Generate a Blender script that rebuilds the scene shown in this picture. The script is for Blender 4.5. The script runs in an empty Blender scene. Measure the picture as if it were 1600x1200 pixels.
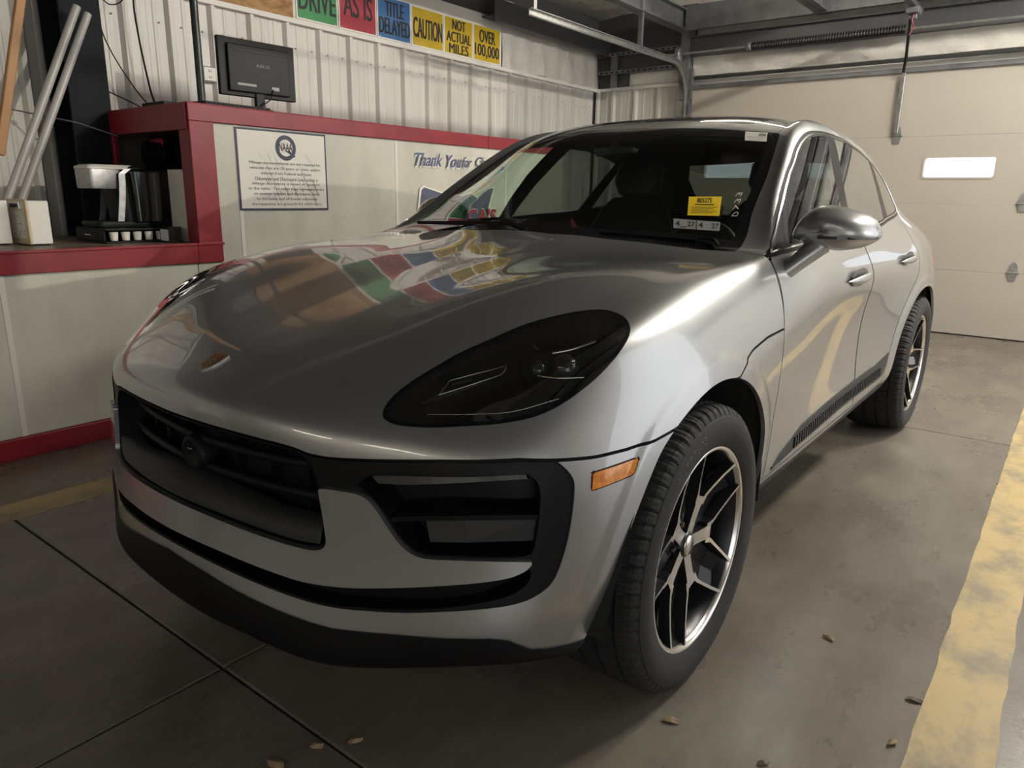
import bpy, bmesh, math, random
import numpy as np
from mathutils import Matrix, Vector, Quaternion
random.seed(7); RNG = np.random.default_rng(7)
SC = bpy.context.scene
COL = SC.collection
# ------------------------------------------------------------------ camera
CR = np.array([[0.79030606, 0.61251359, 0.01560215], [0.16502111, -0.18826009, -0.96815607], [-0.59007149, 0.76771429, -0.24986077]])
cam = bpy.data.cameras.new('camera'); camo = bpy.data.objects.new('camera', cam); COL.objects.link(camo)
_m = np.eye(4); _m[:3, :3] = np.column_stack([CR[0], -CR[1], -CR[2]]); _m[:3, 3] = (1.573, -1.6185, 1.2245)
camo.matrix_world = Matrix(_m.tolist()); cam.sensor_width = 36; cam.lens = 1136.74 / 1600 * 36; cam.clip_start = .05
SC.camera = camo
# ------------------------------------------------------------------ sky outside the building
W = bpy.data.worlds.new('world'); SC.world = W; W.use_nodes = True
bg = W.node_tree.nodes['Background']; bg.inputs[0].default_value = (.96, .97, 1.0, 1); bg.inputs[1].default_value = 1.45
# ------------------------------------------------------------------ lights of the place
def area(name, loc, rot, sx, sy, power, color=(1, 1, 1), portal=False):
    l = bpy.data.lights.new(name, 'AREA'); l.shape = 'RECTANGLE'; l.size = sx; l.size_y = sy; l.energy = power; l.color = color
    l.cycles.is_portal = portal
    o = bpy.data.objects.new(name, l); COL.objects.link(o); o.location = loc; o.rotation_euler = rot
    return o
PI = math.pi
DOORWAY = (1.0, 6.4, 0.0, 4.27)          # y0,y1,z0,z1 of the open roll-up doorway in the right wall
XR = 4.6
BAY2 = (-5.6, -1.8, 0.0, 2.4)            # second open bay, behind the viewer's right shoulder
area('doorway_portal', (XR, (DOORWAY[0]+DOORWAY[1])/2, (DOORWAY[2]+DOORWAY[3])/2), (0, PI/2, 0), DOORWAY[3]-DOORWAY[2], DOORWAY[1]-DOORWAY[0], 1, portal=True)
area('bay_portal', (XR, (BAY2[0]+BAY2[1])/2, (BAY2[2]+BAY2[3])/2), (0, PI/2, 0), BAY2[3]-BAY2[2], BAY2[1]-BAY2[0], 1, portal=True)
# low sun shining in through the open bay on the right
sun = bpy.data.lights.new('low_sun', 'SUN'); sun.energy = .5; sun.angle = math.radians(.6); sun.color = (1.0, .91, .78)
suno = bpy.data.objects.new('low_sun', sun); COL.objects.link(suno); suno.location = (12, 4, 3)
suno.rotation_euler = Vector((-1, -.20, -.17)).to_track_quat('-Z', 'Y').to_euler()
# ------------------------------------------------------------------ view
SC.view_settings.view_transform = 'Standard'; SC.view_settings.look = 'None'; SC.view_settings.gamma = 1
SC.view_settings.use_curve_mapping = False; SC.view_settings.exposure = 0.38
try:
    SC.cycles.use_denoising = True; SC.cycles.max_bounces = 10; SC.cycles.transparent_max_bounces = 16; SC.cycles.sample_clamp_indirect = 6
except Exception: pass
# ================================================================== helpers
def mat(name, col, rough=.5, metal=0., coat=0., coat_rough=.03, spec=.5, emit=None, estr=0, noise=None, bump=None, trans=None):
    m = bpy.data.materials.new(name); m.use_nodes = True; nt = m.node_tree; b = nt.nodes['Principled BSDF']
    b.inputs['Base Color'].default_value = (*col, 1); b.inputs['Roughness'].default_value = rough; b.inputs['Metallic'].default_value = metal
    b.inputs['Coat Weight'].default_value = coat; b.inputs['Coat Roughness'].default_value = coat_rough; b.inputs['Specular IOR Level'].default_value = spec
    if emit: b.inputs['Emission Color'].default_value = (*emit, 1); b.inputs['Emission Strength'].default_value = estr
    if noise:      # (scale, dark colour, amount, stretch)
        sc, c2, lo, hi, st = noise
        tc = nt.nodes.new('ShaderNodeTexCoord'); mp = nt.nodes.new('ShaderNodeMapping'); mp.inputs['Scale'].default_value = st
        nz = nt.nodes.new('ShaderNodeTexNoise'); nz.inputs['Scale'].default_value = sc; nz.inputs['Detail'].default_value = 8; nz.inputs['Roughness'].default_value = .62
        rp = nt.nodes.new('ShaderNodeValToRGB'); rp.color_ramp.elements[0].position = lo; rp.color_ramp.elements[1].position = hi
        rp.color_ramp.elements[0].color = (*c2, 1); rp.color_ramp.elements[1].color = (*col, 1)
        nt.links.new(tc.outputs['Object'], mp.inputs[0]); nt.links.new(mp.outputs[0], nz.inputs['Vector']); nt.links.new(nz.outputs['Fac'], rp.inputs[0]); nt.links.new(rp.outputs[0], b.inputs['Base Color'])
    if bump:       # (scale, strength, distance)
        tc = nt.nodes.new('ShaderNodeTexCoord'); nz = nt.nodes.new('ShaderNodeTexNoise'); nz.inputs['Scale'].default_value = bump[0]; nz.inputs['Detail'].default_value = 6
        bp = nt.nodes.new('ShaderNodeBump'); bp.inputs['Strength'].default_value = bump[1]; bp.inputs['Distance'].default_value = bump[2]
        nt.links.new(tc.outputs['Object'], nz.inputs['Vector']); nt.links.new(nz.outputs['Fac'], bp.inputs['Height']); nt.links.new(bp.outputs[0], b.inputs['Normal'])
    return m
def glass(name, tint, rough=0.0, ior=1.5, boost=1.0):
    """thin glazing: tinted see-through plus a mirror reflection by Fresnel"""
    m = bpy.data.materials.new(name); m.use_nodes = True; nt = m.node_tree; nt.nodes.clear()
    out = nt.nodes.new('ShaderNodeOutputMaterial'); mx = nt.nodes.new('ShaderNodeMixShader'); tr = nt.nodes.new('ShaderNodeBsdfTransparent'); gl = nt.nodes.new('ShaderNodeBsdfGlossy')
    lw = nt.nodes.new('ShaderNodeLayerWeight'); lw.inputs[0].default_value = .5; f0 = ((ior-1)/(ior+1))**2
    pw = nt.nodes.new('ShaderNodeMath'); pw.operation = 'POWER'; pw.inputs[1].default_value = 5; ml = nt.nodes.new('ShaderNodeMath'); ml.operation = 'MULTIPLY_ADD'; ml.use_clamp = True
    ml.inputs[1].default_value = (1-f0)*boost; ml.inputs[2].default_value = min(1, 2*f0*boost)      # both faces of the pane reflect
    tr.inputs[0].default_value = (*tint, 1); gl.inputs['Roughness'].default_value = rough; gl.inputs[0].default_value = (1, 1, 1, 1)
    nt.links.new(lw.outputs['Facing'], pw.inputs[0]); nt.links.new(pw.outputs[0], ml.inputs[0]); nt.links.new(ml.outputs[0], mx.inputs[0]); nt.links.new(tr.outputs[0], mx.inputs[1]); nt.links.new(gl.outputs[0], mx.inputs[2]); nt.links.new(mx.outputs[0], out.inputs[0])
    return m
def tag(o, label=None, cat=None, group=None, kind=None):
    if label: o['label'] = label
    if cat: o['category'] = cat
    if group: o['group'] = group
    if kind: o['kind'] = kind
    return o
def empty(name, loc=(0, 0, 0), rz=0, parent=None):
    o = bpy.data.objects.new(name, None); COL.objects.link(o); o.location = loc; o.rotation_euler = (0, 0, rz); o.empty_display_size = .1
    if parent: o.parent = parent
    return o
def smooth_path(p, n=6, closed=False):
    """Catmull-Rom through the points (any dimension)"""
    p = np.asarray(p, float); k = len(p); out = []
    rng = range(k) if closed else range(k-1)
    for i in rng:
        a, b = p[i], p[(i+1) % k]
        pm = p[(i-1) % k] if closed or i > 0 else 2*a-b
        pn = p[(i+2) % k] if closed or i+2 < k else 2*b-a
        l0, l1, l2 = [max(np.linalg.norm(q), 1e-9) for q in (a-pm, b-a, pn-b)]
        ta = (b-pm)/(l0+l1)*l1; tb = (pn-a)/(l1+l2)*l1
        for t in np.arange(n)/n:
            out.append((2*t**3-3*t**2+1)*a+(t**3-2*t**2+t)*ta+(-2*t**3+3*t**2)*b+(t**3-t**2)*tb)
    if not closed: out.append(p[-1])
    return np.array(out)
_txtcache = {}
def text_geo(s, bold=0.0, spacing=1.0):
    key = (s, bold, spacing)
    if key not in _txtcache:
        c = bpy.data.curves.new('txt', 'FONT'); c.body = s; c.align_x = 'CENTER'; c.align_y = 'CENTER'; c.offset = bold; c.space_character = spacing; c.resolution_u = 3
        o = bpy.data.objects.new('txt', c); COL.objects.link(o); bpy.context.view_layer.update()
        me = o.to_mesh(); v = np.array([x.co[:] for x in me.vertices]).reshape(-1, 3); f = [tuple(p.vertices) for p in me.polygons]; o.to_mesh_clear()
        bpy.data.objects.remove(o); bpy.data.curves.remove(c)
        if len(v):
            lo, hi = v.min(0), v.max(0); v = (v-(lo+hi)/2)/np.array([max(hi[0]-lo[0], 1e-6), max(hi[1]-lo[1], 1e-6), 1])   # unit box
        _txtcache[key] = (v, f)
    return _txtcache[key]
class MB:
    def __init__(s): s.v = []; s.f = []; s.m = []; s.sm = []
    def add(s, v, f, m=0, sm=False):
        b = len(s.v); s.v += [tuple(float(c) for c in p) for p in v]; s.f += [tuple(int(i)+b for i in q) for q in f]; s.m += [m]*len(f); s.sm += [sm]*len(f); return s
    def box(s, lo, hi, m=0):
        x0, y0, z0 = lo; x1, y1, z1 = hi
        return s.add([(x0, y0, z0), (x1, y0, z0), (x1, y1, z0), (x0, y1, z0), (x0, y0, z1), (x1, y0, z1), (x1, y1, z1), (x0, y1, z1)],
                     [(0, 3, 2, 1), (4, 5, 6, 7), (0, 1, 5, 4), (1, 2, 6, 5), (2, 3, 7, 6), (3, 0, 4, 7)], m)
    def cbox(s, c, size, rot=None, m=0):
        q = MB().box(*[[k*d/2 for d in size] for k in (-1, 1)]); v = np.array(q.v)
        if rot is not None: v = v @ np.array(rot.to_3x3() if hasattr(rot, 'to_3x3') else rot).T
        return s.add(v+np.array(c), q.f, m)
    def prism(s, poly, axis, t0, t1, m=0, sm=False):
        """extrude a 2-D polygon (counter-clockwise) along axis 'x','y','z'"""
        n = len(poly); put = {'x': lambda p, t: (t, p[0], p[1]), 'y': lambda p, t: (p[0], t, p[1]), 'z': lambda p, t: (p[0], p[1], t)}[axis]
        v = [put(p, t0) for p in poly]+[put(p, t1) for p in poly]
        f = [tuple(range(n-1, -1, -1)), tuple(range(n, 2*n))]
        s.add(v, f, m); b = len(s.v)-2*n
        for i in range(n): s.f.append((b+i, b+(i+1) % n, b+n+(i+1) % n, b+n+i)); s.m.append(m); s.sm.append(sm)
        return s
    def tube(s, path, r, n=10, m=0, caps=True, rs=None):
        p = [Vector(q) for q in path]; rings = []; up = None
        for i, q in enumerate(p):
            t = (p[min(i+1, len(p)-1)]-p[max(i-1, 0)]).normalized()
            if up is None: up = t.orthogonal().normalized()
            else: up = (up-t*up.dot(t)).normalized()
            b = t.cross(up); rr = rs[i] if rs else r
            rings.append([q+(up*math.cos(2*PI*k/n)+b*math.sin(2*PI*k/n))*rr for k in range(n)])
        v = [w for g in rings for w in g]; f = []
        for i in range(len(p)-1):
            for k in range(n): f.append((i*n+k, i*n+(k+1) % n, (i+1)*n+(k+1) % n, (i+1)*n+k))
        s.add(v, f, m, True)
        if caps: s.add([v[k] for k in range(n)], [tuple(range(n-1, -1, -1))], m); s.add(v[-n:], [tuple(range(n))], m)
        return s
    def lathe(s, prof, n=48, axis='x', m=0, a0=0, a1=2*PI, sm=True):
        """prof: (axial, radius) list, revolved about the axis"""
        full = abs(a1-a0-2*PI) < 1e-6; k = n if full else n+1; v = []
        for i in range(k):
            a = a0+(a1-a0)*i/n; c, sn = math.cos(a), math.sin(a)
            for (t, r) in prof: v.append({'x': (t, r*c, r*sn), 'y': (r*sn, t, r*c), 'z': (r*c, r*sn, t)}[axis])
        q = len(prof); f = []
        for i in range(n):
            j = (i+1) % k
            for a in range(q-1): f.append((i*q+a, j*q+a, j*q+a+1, i*q+a+1))
        return s.add(v, f, m, sm)
    def sphere(s, c, r, m=0, n=16):
        pr = [(-math.cos(PI*i/n), math.sin(PI*i/n)) for i in range(n+1)]; q = MB().lathe(pr, 2*n, 'z')
        return s.add(np.array(q.v)*np.array(r if hasattr(r, '__len__') else (r, r, r))+np.array(c), q.f, m, True)
    def text(s, t, origin, ux, uy, w, h, m=0, bold=0.0, lift=.0008, spacing=1.0):
        """lettering fitted into a w x h box centred at origin, spanned by ux, uy"""
        v, f = text_geo(t, bold, spacing)
        if not len(v): return s
        o, ux, uy = Vector(origin), Vector(ux).normalized(), Vector(uy).normalized(); nn = ux.cross(uy)*lift
        return s.add([o+nn+ux*(p[0]*w)+uy*(p[1]*h) for p in v], f, m)
    def build(s, name, mats, parent=None, loc=None, bevel=0, smooth=None, label=None, cat=None, group=None, kind=None, seg=2):
        me = bpy.data.meshes.new(name); me.from_pydata(s.v, [], s.f)
        mats = mats if isinstance(mats, (list, tuple)) else [mats]
        for x in mats: me.materials.append(x)
        me.polygons.foreach_set('material_index', s.m); me.polygons.foreach_set('use_smooth', s.sm if smooth is None else [smooth]*len(s.f)); me.update()
        o = bpy.data.objects.new(name, me); COL.objects.link(o)
        if parent: o.parent = parent
        if loc is not None: o.location = loc
        if bevel:
            b = o.modifiers.new('bevel', 'BEVEL'); b.width = bevel; b.segments = seg; b.limit_method = 'ANGLE'; b.angle_limit = .6; b.harden_normals = False
        return tag(o, label, cat, group, kind)
def copy_tree(o, parent=None, loc=None, rot=None):
    c = o.copy(); COL.objects.link(c)
    if parent: c.parent = parent
    if loc is not None: c.location = loc
    if rot is not None: c.rotation_euler = rot
    for ch in list(o.children): copy_tree(ch, c)
    return c
# ================================================================== materials
def concrete():
    m = mat('concrete', (.30, .265, .22), .5); nt = m.node_tree; b = nt.nodes['Principled BSDF']
    tc = nt.nodes.new('ShaderNodeTexCoord')
    def nz(sc, det=8, ro=.6, st=None):
        n = nt.nodes.new('ShaderNodeTexNoise'); n.inputs['Scale'].default_value = sc; n.inputs['Detail'].default_value = det; n.inputs['Roughness'].default_value = ro
        if st:
            mp = nt.nodes.new('ShaderNodeMapping'); mp.inputs['Scale'].default_value = st; nt.links.new(tc.outputs['Object'], mp.inputs[0]); nt.links.new(mp.outputs[0], n.inputs['Vector'])
        else: nt.links.new(tc.outputs['Object'], n.inputs['Vector'])
        return n
    def ramp(n, stops):
        r = nt.nodes.new('ShaderNodeValToRGB'); r.color_ramp.elements[0].position, r.color_ramp.elements[1].position = stops[0][0], stops[-1][0]
        r.color_ramp.elements[0].color = (*stops[0][1], 1); r.color_ramp.elements[1].color = (*stops[-1][1], 1)
        for p, c in stops[1:-1]: e = r.color_ramp.elements.new(p); e.color = (*c, 1)
        nt.links.new(n.outputs['Fac'], r.inputs[0]); return r
    a = ramp(nz(1.3), [(.3, (.135, .114, .091)), (.5, (.18, .155, .127)), (.7, (.24, .213, .178))])
    s = ramp(nz(9, 10, .7, (1, .35, 1)), [(.35, (.62, .6, .58)), (.62, (1.05, 1.05, 1.05))])
    mx = nt.nodes.new('ShaderNodeMix'); mx.data_type = 'RGBA'; mx.blend_type = 'MULTIPLY'; mx.inputs[0].default_value = .55
    nt.links.new(a.outputs[0], mx.inputs[6]); nt.links.new(s.outputs[0], mx.inputs[7]); nt.links.new(mx.outputs[2], b.inputs['Base Color'])
    rr = ramp(nz(3.5, 10, .65, (1, .5, 1)), [(.3, (.20, .20, .20)), (.7, (.42, .42, .42))]); nt.links.new(rr.outputs[0], b.inputs['Roughness'])
    bp = nt.nodes.new('ShaderNodeBump'); bp.inputs['Strength'].default_value = .25; bp.inputs['Distance'].default_value = .004; n2 = nz(38, 8, .6); nt.links.new(n2.outputs['Fac'], bp.inputs['Height']); nt.links.new(bp.outputs[0], b.inputs['Normal'])
    return m
M = {}
M['concrete'] = concrete()
M['joint'] = mat('joint_dirt', (.03, .026, .022), .9)
M['linepaint'] = mat('line_paint', (.56, .42, .19), .5, noise=(7, (.30, .25, .16), .36, .56, (1, .6, 1)), bump=(60, .4, .004))
M['sheet'] = mat('painted_sheet_metal', (.66, .64, .59), .42, noise=(2.5, (.52, .50, .45), .3, .6, (1, 1, .2)))
M['trimw'] = mat('white_trim', (.70, .68, .63), .45)
M['vinyl'] = mat('insulation_vinyl', (.60, .58, .53), .5, bump=(5, .9, .05), noise=(2, (.48, .46, .41), .3, .65, (1, 1, 1)))
M['board'] = mat('white_board', (.66, .64, .58), .6)
M['osb'] = mat('osb_board', (.44, .25, .10), .7, noise=(26, (.22, .11, .04), .35, .62, (1, .35, 1)))
M['frp'] = mat('fibreglass_panel', (.56, .545, .47), .33, noise=(3.2, (.44, .43, .365), .3, .62, (1, 1, .5)), bump=(90, .12, .002))
M['red'] = mat('red_paint', (.25, .011, .022), .4, noise=(5, (.17, .007, .014), .3, .6, (1, 1, 1)))
M['steel'] = mat('grey_steel', (.20, .205, .21), .5, metal=.3, noise=(6, (.12, .12, .125), .3, .65, (1, 1, 1)))
M['darksteel'] = mat('dark_steel', (.075, .075, .078), .5, metal=.2)
M['column'] = mat('column_paint', (.012, .014, .018), .65, spec=.15)
M['galv'] = mat('galvanised', (.52, .52, .51), .35, metal=.85, noise=(30, (.36, .36, .35), .35, .6, (1, 1, 1)))
M['doorskin'] = mat('door_skin', (.47, .43, .365), .45, noise=(1.6, (.43, .39, .33), .3, .7, (.3, 1, 1)), bump=(120, .05, .001))
M['seal'] = mat('rubber_seal', (.02, .02, .02), .7)
M['blackp'] = mat('black_plastic', (.009, .009, .0095), .5, spec=.25)
M['greyp'] = mat('grey_plastic', (.30, .30, .29), .5)
M['white'] = mat('white_plastic', (.72, .70, .64), .4)
M['cream'] = mat('cream_plastic', (.62, .52, .33), .4)
M['chrome'] = mat('chrome', (.82, .82, .82), .12, metal=1)
M['wood'] = mat('varnished_wood', (.45, .23, .075), .5, noise=(12, (.33, .15, .045), .3, .7, (1, 1, .08)))
M['shelf'] = mat('shelf_laminate', (.15, .12, .09), .5)
M['rust'] = mat('torn_backing', (.30, .17, .08), .9)
M['pane'] = glass('door_window_pane', (.9, .93, .95))
M['acrylic'] = glass('smoked_acrylic', (.35, .35, .34), .1)
M['ink'] = mat('black_ink', (.012, .012, .014), .6)
# ================================================================== floor
XL, YB, YF = -3.42, 6.5, -6.0
fl = MB().box((-3.6, YF, -.12), (XR+.4, 6.9, -.012)).build('floor', M['joint'], kind='structure')
ys = [YF, -4.35, -.747, 2.85, 6.9]; xs = [-3.6, -.05, 3.55, XR+.4]; g = .004
for i in range(3):
    for j in range(4):
        MB().box((xs[i]+g, ys[j]+g, -.06), (xs[i+1]-g, ys[j+1]-g, 0)).build('concrete_slab', M['concrete'], fl, bevel=.004)
def stripe(x0, x1, y0, y1, label):
    n = 140; L = [(x0+RNG.normal(0, .0022), y0+(y1-y0)*i/n) for i in range(n+1)]; Rr = [(x1+RNG.normal(0, .0022), y0+(y1-y0)*i/n) for i in range(n+1)]
    MB().prism(Rr+L[::-1], 'z', .0002, .0016).build('painted_line', M['linepaint'], label=label, cat='floor line')
stripe(1.442, 1.605, -5, 6.45, 'worn yellow painted line on the concrete to the right of the car')
stripe(-1.65, -1.47, -5, 6.45, 'yellow painted line on the concrete between the counter and the car')
# ================================================================== corrugated sheet walls
RIB = .3035
def sheet_profile(w0, w1, first, along):
    """(along, out) outline of ribbed sheet between w0 and w1; major rib every RIB, two small ones between"""
    p = [(w0, 0)]; k = math.floor((w0-first)/RIB)-1
    while True:
        c = first+k*RIB; k += 1
        if c-.05 > w1: break
        for dx, h in ((-.034, 0), (-.014, .032), (.014, .032), (.034, 0), (.085, 0), (.092, .004), (.108, .004), (.115, 0), (.188, 0), (.195, .004), (.211, .004), (.218, 0)):
            a = c+dx
            if w0 < a < w1: p.append((a, h))
    p.append((w1, 0)); return p
def sheet(prof, z0, z1, put, name, parent):
    v = [put(a, h, z0) for a, h in prof]+[put(a, h, z1) for a, h in prof]; n = len(prof)
    return MB().add(v, [(i, i+1, n+i+1, n+i) for i in range(n-1)]).build(name, M['sheet'], parent)
wl = MB().box((XL-.12, YF, 0), (XL-.034, 6.9, 3.45)).build('wall_left', M['darksteel'], kind='structure')
F0 = 2.05
y = F0-RIB*.5-RIB*3*7
while y < YB-.05:
    y1 = min(y+RIB*3, YB); sheet(sheet_profile(max(y, YF), y1-.0015, F0, 'y'), 0, 2.47, lambda a, h, z: (XL-.033+h, a, z), 'wall_sheet', wl); y += RIB*3
MB().box((XL-.034, -3, 2.462), (XL+.012, YB, 2.496)).build('trim_1', M['trimw'], kind='structure')
sm = MB()
for k in range(-8, 15):
    for d in (-.075, .075):
        c = (XL-.03, F0+k*RIB+d, 2.287+RNG.normal(0, .003)); sm.lathe([(c[0], .007), (c[0]+.006, .006), (c[0]+.007, 0)], 6, 'x'); n = len(sm.v)
        for q in range(n-18, n): sm.v[q] = (sm.v[q][0], sm.v[q][1]+c[1], sm.v[q][2]+c[2])
sm.build('sheet_screws', M['galv'], wl, kind='stuff')
MB().box((XL-.034, 1.0, 2.497), (XL+.004, 2.098, 2.94)).build('osb_panel', M['osb'], wl)
MB().box((XL-.034, 2.10, 2.497), (XL, 4.61, 2.94)).build('sign_backboard', M['board'], wl)
# puckered vinyl insulation facing beyond the sign boards
n = 60; v = []; f = []
for j in range(14):
    for i in range(n+1):
        yy = 4.62+(YB-4.62)*i/n; zz = 2.497+.62*j/13; d = .02*math.sin(yy*9+zz*3)*math.sin(zz*7+1.1*yy)+.012*math.sin(yy*23+2*zz)
        v.append((XL+.006+d, yy, zz))
for j in range(13):
    for i in range(n): f.append((j*(n+1)+i, j*(n+1)+i+1, (j+1)*(n+1)+i+1, (j+1)*(n+1)+i))
MB().add(v, f, 0, True).build('insulation_facing', M['vinyl'], wl)
MB().box((XL-.03, 4.3, 2.90), (XL+.16, YB, 2.915)).box((XL+.15, 4.3, 2.84), (XL+.165, YB, 3.06)).build('eave_girt', M['darksteel'], wl)
# back wall with the roll-up door
wb = MB().box((-3.6, YB+.05, 0), (-2.12, YB+.2, 4.6)).box((2.7, YB+.05, 0), (XR+.4, YB+.2, 4.6)).box((-2.12, YB+.05, 2.42), (2.7, YB+.2, 4.6)).build('wall_back', M['vinyl'], kind='structure')
sheet(sheet_profile(XL-.02, -2.2, -3.22, 'x'), 0, 2.475, lambda a, h, z: (a, YB+.045-h, z), 'wall_sheet', wb)
MB().box((XL-.03, YB-.01, 2.467), (-2.2, YB+.05, 2.50)).build('trim_2', M['trimw'], kind='structure')
MB().box((XL-.0, YB-.035, 0), (XL+.03, YB+.02, 2.5)).build('trim_3', M['trimw'], kind='structure')
dk = MB().box((XL, YB+.02, 2.50), (-2.2, YB+.05, 3.3)).build('gable_void', M['darksteel'], wb)
MB().box((-3.0, YB-.0, 2.50), (-2.36, YB+.045, 2.655)).build('insulation_batt', M['vinyl'], wb, bevel=.02)
def strut(z, parent):
    b = MB().box((XL+.02, YB-.06, z-.002), (-2.2, YB-.02, z+.002)).box((XL+.02, YB-.062, z-.02), (-2.2, YB-.058, z+.02))
    for k in range(16): b.box((XL+.06+k*.072, YB-.0635, z-.008), (XL+.06+k*.072+.034, YB-.0622, z+.006), 1)
    b.build('perforated_strut', [M['steel'], M['column']], parent)
strut(2.665, wb); strut(2.86, wb)
MB().box((-3.22, YB-.05, 2.5), (-3.15, YB-.01, 2.85)).build('strut_hanger', M['steel'], wb)
# header over the door
MB().box((-2.2, YB-.10, 2.74), (XR, YB+.05, 2.745)).box((-2.2, YB-.11, 2.74), (XR, YB-.10, 2.93)).box((-2.2, YB-.16, 2.925), (XR, YB-.10, 2.935)).build('header_channel', M['darksteel'], wb)
MB().box((-2.2, YB-.26, 2.98), (XR, YB-.20, 3.22)).build('purlin', M['steel'], wb)
b = MB()
n = 90; v = []; f = []
for j in range(6):
    for i in range(n+1):
        xx = -2.19+(5.0)*i/n; v.append((xx, YB-.03-.018*math.sin(j*1.2+xx*2.1)-.008*math.sin(xx*17+j), 2.545+.2*j/5))
for j in range(5):
    for i in range(n): f.append((j*(n+1)+i, j*(n+1)+i+1, (j+1)*(n+1)+i+1, (j+1)*(n+1)+i))
b.add(v, f, 0, True).build('insulation_facing', M['vinyl'], wb)
MB().box((-2.2, YB-.06, 2.505), (2.8, YB-.02, 2.53)).build('head_seal', M['seal'], wb)
MB().box((-2.2, YB+.03, 2.40), (2.8, YB+.05, 2.56)).build('head_board', M['trimw'], wb)
# jamb / post beside the door
MB().box((-2.30, YB-.12, 2.30), (-2.20, YB+.05, 3.2)).box((-2.235, YB-.12, 0), (-2.20, YB+.05, 2.3)).build('trim_4', M['steel'], kind='structure')
# ceiling: white faced insulation between purlins
ce = MB()
n = 70; m_ = 40; v = []; f = []
for j in range(m_+1):
    for i in range(n+1):
        xx = XL-.1+(XR+.6-XL)*i/n; yy = YF+(YB+.2-YF)*j/m_; v.append((xx, yy, 3.28+.13*max(xx-XL, 0)+.02*math.sin(xx*5.1+yy*.4)*math.sin(yy*1.7+xx)))
for j in range(m_):
    for i in range(n): a = j*(n+1)+i; f.append((a, a+n+1, a+n+2, a+1))
ce.add(v, f, 0, True); ce.m = [1 if ce.v[q[0]][1] < 3.9 else 0 for q in ce.f]; ce.build('ceiling', [M['vinyl'], mat('dark_roof_deck', (.05, .046, .042), .7)], kind='structure')
MB().box((XL-.2, YF-.1, 3.9+.5), (XR+.6, 7.0, 4.6)).build('roof_deck', M['steel'], bpy.data.objects['ceiling'])
def ibeam(x, y0, y1, z, h, w, parent, name='ceiling_beam'):
    MB().box((x-w/2, y0, z), (x+w/2, y1, z+.012)).box((x-.005, y0, z), (x+.005, y1, z+h)).box((x-w/2, y0, z+h-.012), (x+w/2, y1, z+h)).build(name, M['steel'], parent)
ceo = bpy.data.objects['ceiling']
ibeam(-2.25, YF, YB-.12, 2.99, .20, .13, ceo); ibeam(-.80, 5.25, YB-.12, 2.99, .20, .13, ceo)
for x in (.85, 2.5, 4.2): ibeam(x, YF, YB-.12, 3.28+.13*(x-XL)-.26, .20, .13, ceo)
for c, sx, sy in (((-1.9, 4.9, 3.30), .35, .07), ((-1.55, 5.7, 3.33), .12, .22), ((-2.75, 4.75, 3.28), .10, .14), ((-.1, 5.6, 3.42), .4, .06)):
    p = [(c[0]+sx*math.cos(a)*(1+.35*RNG.random()), c[1]+sy*math.sin(a)*(1+.35*RNG.random())) for a in np.linspace(0, 2*PI, 14)[:-1]]
    zc_ = 3.28+.13*(c[0]-XL); MB().prism(p, 'z', zc_-.05, zc_-.015).build('torn_facing', M['rust'], ceo)
# right wall with the open doorway, front wall behind the camera
y0, y1, z0, z1 = DOORWAY
MB().box((XR, YF, 0), (XR+.15, BAY2[0], 4.6)).box((XR, BAY2[1], 0), (XR+.15, y0, 4.6)).box((XR, BAY2[0], BAY2[3]), (XR+.15, BAY2[1], 4.6)).box((XR, y1, 0), (XR+.15, YB+.2, 4.6)).box((XR, y0, z1), (XR+.15, y1, 4.6)).build('wall_right', M['sheet'], kind='structure')
MB().box((-3.6, YF-.15, 0), (XR+.4, YF, 4.6)).build('wall_front', M['sheet'], kind='structure')
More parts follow.
